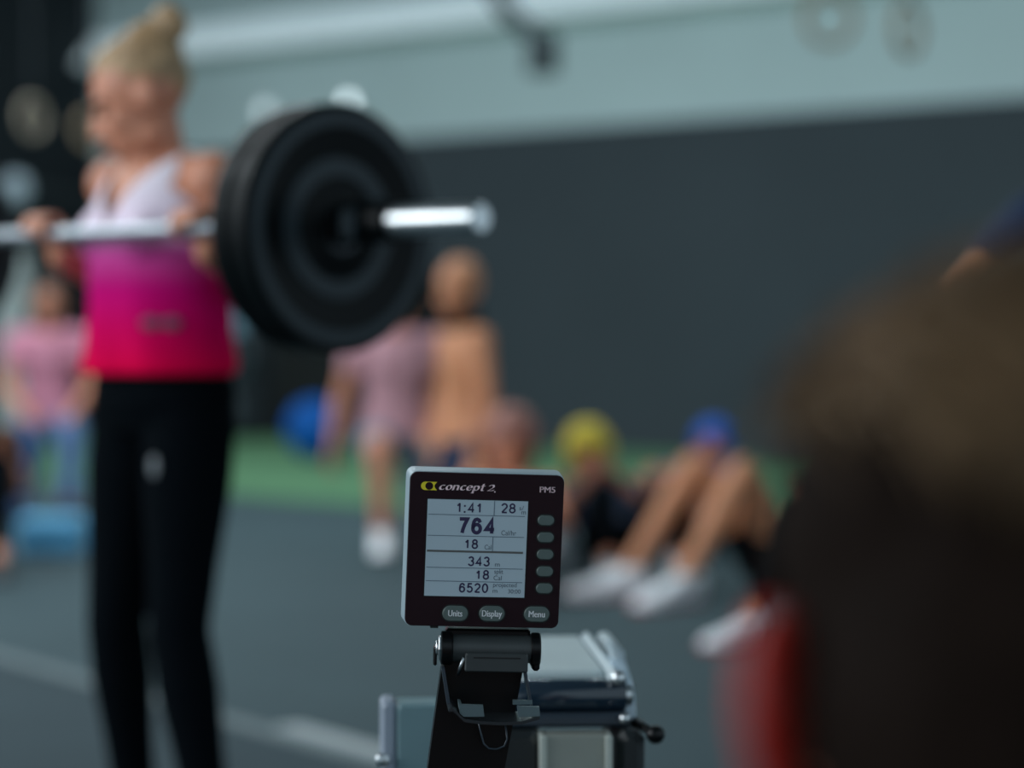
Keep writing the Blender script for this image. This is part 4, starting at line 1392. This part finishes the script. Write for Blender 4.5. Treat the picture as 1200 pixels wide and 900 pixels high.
# below the frame: flywheel cage, beam, feet, seat, foot stretchers, handle and chain
mb = MB()
mb.lathe([(0.20, -0.07), (0.245, -0.05), (0.245, 0.05), (0.20, 0.07)], c=V((0.05, 2.86, 0.36)), axis=MX, n=40)
mb.box(V((0.05, 2.70, 0.20)), (0.16, 0.30, 0.12), (MX, MY, MZ), 0.01)
mpart(mb, 'flywheel_cage', MATS['cheek_plastic'], True, 35)
mb = MB()
mb.box(RROOT + RAX * 0.92 + MZ * 0.27, (0.055, 2.15, 0.09), (MX, MY, MZ), 0.006)
mpart(mb, 'beam', m_alu)
for d, zt in ((0.0, 0.26), (2.15, 0.30)):
    c = RROOT + RAX * d
    mb = MB()
    mb.box(c + MZ * (zt / 2), (0.05, 0.05, zt - 0.02), (MX, MY, MZ), 0.005)
    mb.box(c + MZ * 0.02, (0.55, 0.06, 0.04), (MX, MY, MZ), 0.008)
    mpart(mb, 'leg', m_blackpl)
mb = MB()
mb.box(RROOT + MZ * 0.334, (0.28, 0.24, 0.03), (MX, MY, MZ), 0.012)
mb.box(RROOT + MZ * 0.314, (0.10, 0.16, 0.02), (MX, MY, MZ), 0.004)
mpart(mb, 'seat', m_blackpl, True, 30)
for sg in (-1, 1):
    mb = MB()
    fy = V((0, 0.62, 0.78)).normalized()
    mb.box(RROOT + RAX * 0.90 + MX * (0.10 * sg) + MZ * 0.33, (0.12, 0.30, 0.02), (MX, (MY * 0.62 + MZ * 0.78).normalized(), (MZ * 0.62 - MY * 0.78).normalized()), 0.006)
    mpart(mb, 'foot_rest', m_greypl)
HC = RROOT + RAX * 0.69 + MZ * 0.63
mb = MB()
mb.lathe([(0.015, -0.26), (0.016, -0.25), (0.015, -0.05), (0.012, 0), (0.015, 0.05), (0.016, 0.25), (0.015, 0.26)], c=HC, axis=MX, n=18)
hd_ = mpart(mb, 'handle', m_blackpl, True, 40)
mb = MB()
mb.tube([HC + MY * 0.012, HC + MY * 1.25], 0.004, 6)
mpart(mb, 'chain', m_chrome, True, parent=hd_)

# ------------------------------------------------------------------ lifting platform
g0, g1 = gnd(0, 768), gnd(442, 892)
pd = (g1 - g0).normalized()
pp = V((-pd.y, pd.x, 0))
if pp.y > 0:
    pp = -pp
pl_root = tag(empty('lifting_platform', g1), 'thin dark rubber lifting platform with a pale edge strip under the lifting woman', 'platform')
m_plat = mat('dark_platform_rubber', (52, 67, 73), 0.75, var=0.08, scale=2.0, bump=0.15, bscale=90, spec=0.12)
m_strip = mat('pale_edge_strip', (84, 100, 104), 0.6, var=0.06, scale=6)
mb = MB()
mb.box(pd * -0.7 + pp * 1.36 + MZ * 0.006, (5.0, 2.56, 0.012), (pd, pp, MZ))
mb.build('rubber_top', m_plat, pl_root)
mb = MB()
mb.box(pd * -0.7 + pp * 0.04 + MZ * 0.007, (5.0, 0.075, 0.014), (pd, pp, MZ))
mb.build('edge_strip', m_strip, pl_root)
lifter.root.location.z = 0.012
tp = tag(empty('floor_highlight', g1 + pd * -0.05 - pp * 0.05 + MZ * 0.0), 'short pale strip painted as a tape on the floor at the corner of the lifting platform', 'highlight')  # pale slab paints in the specular gleam along the platform's edge strip
mb = MB()
mb.box(pd * -0.22 + MZ * 0.004, (0.55, 0.10, 0.008), (pd, pp, MZ), 0.0)
mb.build('strip', mat('pale_highlight', (150, 160, 162), 0.45, var=0.04, scale=10), tp)

# ------------------------------------------------------------------ things at the far wall
m_ballb = mat('blue_ball_rubber', (2, 84, 164), 0.6, var=0.06, scale=10, spec=0.2)
bp_ = gnd(370, 541)
ball = tag(empty('exercise_ball', bp_ + V((0, 0, 0.022))), 'blue exercise ball on the green turf below the bumper plates', 'ball')
MB().ball((0, 0, 0.225), (X3, Y3, ZU), (0.225,) * 3, 32, 20).build('shell', m_ballb, ball, True)
mb = MB()
for t in range(3):
    mb.torus((0, 0, 0.225), (cos(t * pi / 3), sin(t * pi / 3), 0), 0.224, 0.003, 36, 6)
mb.build('seam', m_ballb, ball, True)

m_mat = mat('black_vinyl', (12, 16, 18), 0.6, var=0.08, scale=8)
mats_names = ('front black vinyl mat of the upright stack against the far wall behind the blue ball', 'second black vinyl mat in the upright stack against the far wall', 'rear black vinyl mat of the upright stack, touching the far wall')
for i in range(3):
    t = tag(empty('gym_mat', room(-1.5, 0.62 - 0.23 * i, 0.02), math.atan2(E1.y, E1.x)), mats_names[i], 'mat', 'black vinyl mats upright at the far wall')
    MB().box((0, 0, 0.66 + 0.03 * i), (1.36, 0.20, 1.30 + 0.06 * i), bev=0.03).build('pad', m_mat, t, True, 25)
    for sx in (-0.35, 0.35):
        mb = MB()
        mb.tube([(sx - 0.08, -0.10, 1.2), (sx - 0.06, -0.111, 1.17), (sx + 0.06, -0.111, 1.17), (sx + 0.08, -0.10, 1.2)], 0.006, 6)
        mb.build('handle', m_mat, t, True)
m_ringgrey = mat('grey_plate_ring', (92, 104, 110), 0.45, var=0.05, scale=20)
ck = gnd(280, 514)
RKZ = math.atan2(E1.y, E1.x)
for lx, ly, z, lb in ((-0.13, -0.22, 0.245, 'grey-ringed weight plate standing on the turf nearest the woman, left of the blue ball'), (0.17, -0.31, 0.245, 'weight plate standing on the turf between the blue ball and the first plate'),
                      (0.15, -0.165, 0.715, 'weight plate hung on the peg above the standing plates'), (-0.15, -0.235, 0.715, 'weight plate hung on the peg nearest the magenta tank top')):
    t = tag(empty('spare_weight_plate', V((ck.x, ck.y, z)) + E1 * lx - EN * -1 * 0 + EN * (-ly), RKZ), lb, 'weight plate')
    MB().lathe([(0.03, -0.03), (0.21, -0.03), (0.225, -0.02), (0.225, 0.02), (0.21, 0.03), (0.03, 0.03), (0.03, -0.03)], axis=(0, 1, 0), n=40, close=False).build('disc', m_rubber2, t, True, 30)
    MB().torus((0, -0.03, 0), (0, 1, 0), 0.185, 0.010, 40, 6).build('rim_ring', m_ringgrey, t, True)
    MB().torus((0, -0.03, 0), (0, 1, 0), 0.045, 0.012, 24, 6).build('hub_ring', m_ringgrey, t, True)
rk = tag(empty('plate_rack', V((ck.x, ck.y, 0.02)), math.atan2(E1.y, E1.x)), 'dark upright storage rack holding weight plates left of the blue ball', 'rack')
for sx in (-0.31, 0.31):
    MB().box((sx, 0, 0.55), (0.06, 0.06, 1.1), bev=0.006).build('post', m_dark, rk)
MB().box((0, 0, 0.66), (0.60, 0.04, 0.05)).build('crossbar', m_dark, rk)
MB().box((0, 0, 1.09), (0.60, 0.04, 0.04)).build('crossbar', m_dark, rk)
MB().box((0, -0.0, 0.02), (0.68, 0.26, 0.04)).build('base', m_dark, rk)
for sx in (-0.15, 0.15):
    MB().tube([(sx, -0.02, 0.68), (sx, -0.25, 0.70)], 0.016, 10).build('peg', m_chrome, rk, True)
tw = tag(empty('towel', V((ck.x, ck.y, 0.02)) + E1 * 0.06, math.atan2(E1.y, E1.x)), 'pale blue towel hanging from the plate rack beside the magenta tank top', 'towel')
mb = MB()
vs, fs = [], []
for i in range(9):
    for j in range(9):
        vs.append((-0.08 + 0.02 * i, -0.058 - 0.012 * sin(i * 1.7) - 0.004 * j, 1.12 - 0.045 * j))
for i in range(8):
    for j in range(8):
        fs.append((i * 9 + j, i * 9 + j + 1, i * 9 + j + 10, i * 9 + j + 9))
n = len(vs)
vs += [(x, y + 0.012, z) for x, y, z in vs]
fs += [tuple(reversed([q + n for q in f])) for f in fs]
for i in range(8):
    fs += [(i * 9, i * 9 + 9, i * 9 + 9 + n, i * 9 + n), (i * 9 + 8, i * 9 + 17, i * 9 + 17 + n, i * 9 + 8 + n), (i, i + 1, i + 1 + n, i + n), (72 + i, 73 + i, 73 + i + n, 72 + i + n)]
mb.add(vs, fs).build('cloth', mat('pale_blue_towel', (128, 168, 186), 0.9, var=0.1, scale=60), tw, True)

# blue foam block at the left
c = gnd(56, 651)
blk = tag(empty('foam_block', c + V((0, 0.10, 0)), R(6)), 'bright blue foam block lying on the floor left of the leggings', 'block')
MB().box((0, 0, 0.085), (0.30, 0.22, 0.17), bev=0.02).build('foam', mat('blue_foam', (104, 182, 226), 0.8, var=0.06, scale=30), blk, True, 25)
# small blue ball in front of the pink T-shirt
# pale board
bd = tag(empty('upright_board', V((P(14, 365, 17.0).x, 17.0, 0.02)), R(-20)), 'pale grey board standing upright in front of the dark left wall', 'board')
MB().box((0, 0, 0.78), (0.27, 0.05, 1.46), bev=0.01).build('panel', mat('pale_grey_board', (150, 160, 158), 0.7, var=0.08, scale=6), bd)
MB().box((0, 0, 0.025), (0.34, 0.3, 0.05), bev=0.01).build('foot', m_dark, bd)
# pale oval panel on the dark side
sg_ = tag(empty('wall_lamp', P(22, 222, 17.0), R(-20)), 'small pale oval wall lamp, unlit, above the left end of the barbell', 'lamp')
MB().lathe([(0.07, 0.0), (0.11, -0.03), (0.10, -0.08), (0.04, -0.10)], axis=(0, 1, 0), n=28).build('shade', mat('pale_lamp_shade', (140, 156, 164), 0.5, var=0.03, scale=10), sg_, True, 40)
MB().tube([(0, 0, 0), (0, 0.5, 0.0), (0, 1.2, 0.0)], 0.02, 8).build('bracket', m_dark, sg_, True)

# gymnastic rings
m_wood = mat('ring_wood', (150, 130, 104), 0.5, var=0.12, scale=30)
m_woodl = mat('pale_ring_wood', (160, 148, 130), 0.5, var=0.12, scale=30)
m_strap = mat('pale_strap', (138, 150, 150), 0.8, var=0.05, scale=30)
m_strapd = mat('dark_strap', (30, 38, 44), 0.8, var=0.05, scale=30)
for px, py, Z, yaw, lb, mm, ms in ((972, 22, 10.0, 8, 'wooden gymnastic ring hanging face-on before the pale wall, left of the right-hand pair', m_wood, m_strap), (1064, 34, 9.7, 50, 'wooden gymnastic ring turned half sideways, nearest the top right corner', m_wood, m_strap),
                               (38, 138, 14.0, 62, 'pale gymnastic ring hanging in the dark corner nearest the left frame edge', m_woodl, m_strapd), (106, 152, 15.0, 45, "pale gymnastic ring hanging just left of the lifting woman's face", m_wood, m_strapd)):
    c = P(px, py, Z)
    t = tag(empty('gymnastic_ring', c, R(yaw)), lb, 'gymnastic ring', 'gymnastic rings on straps')
    MB().torus((0, 0, 0), (0, 1, 0), 0.102, 0.016, 40, 10).build('ring', mm, t, True)
    L = 5.4 - c.z
    MB().box((0, 0, 0.102 + (L - 0.102) / 2), (0.030, 0.004, L - 0.102)).build('strap', ms, t)
    MB().box((0, -0.004, 0.30), (0.045, 0.012, 0.05), bev=0.003).build('buckle', ms, t)

# dark loudspeaker on an angled arm at the top of the picture
sp = tag(empty('hanging_speaker', P(636, 62, 14.0), R(30)), 'small dark loudspeaker on an angled arm hanging before the pale wall, top centre', 'speaker')
m_spk = mat('dark_speaker', (62, 74, 78), 0.6, var=0.05, scale=20)
c = P(636, 62, 14.0)
inv = (Matrix.Translation(c) @ Matrix.Rotation(R(30), 4, 'Z')).inverted()
MB().box((0, 0, 0), (0.15, 0.16, 0.24), bev=0.02).build('cabinet', m_spk, sp, True, 25)
mb = MB()
q = [inv @ P(632, 45, 14.0), inv @ P(604, 22, 14.0), inv @ P(584, 0, 14.0), inv @ P(572, -22, 14.0)]
mb.tube(q, 0.055, 10)
mb.build('arm', m_spk, sp, True)
top = P(572, -22, 14.0)
mb = MB()
mb.tube([inv @ top, inv @ V((top.x, top.y, 5.4))], 0.03, 10)
mb.build('drop_pole', m_spk, sp, True)
mb = MB()
mb.lathe([(0.055, 0), (0.05, -0.01), (0.02, -0.004)], c=(0, -0.08, -0.03), axis=(0, 1, 0), n=20)
mb.build('cone', m_rubber, sp, True)
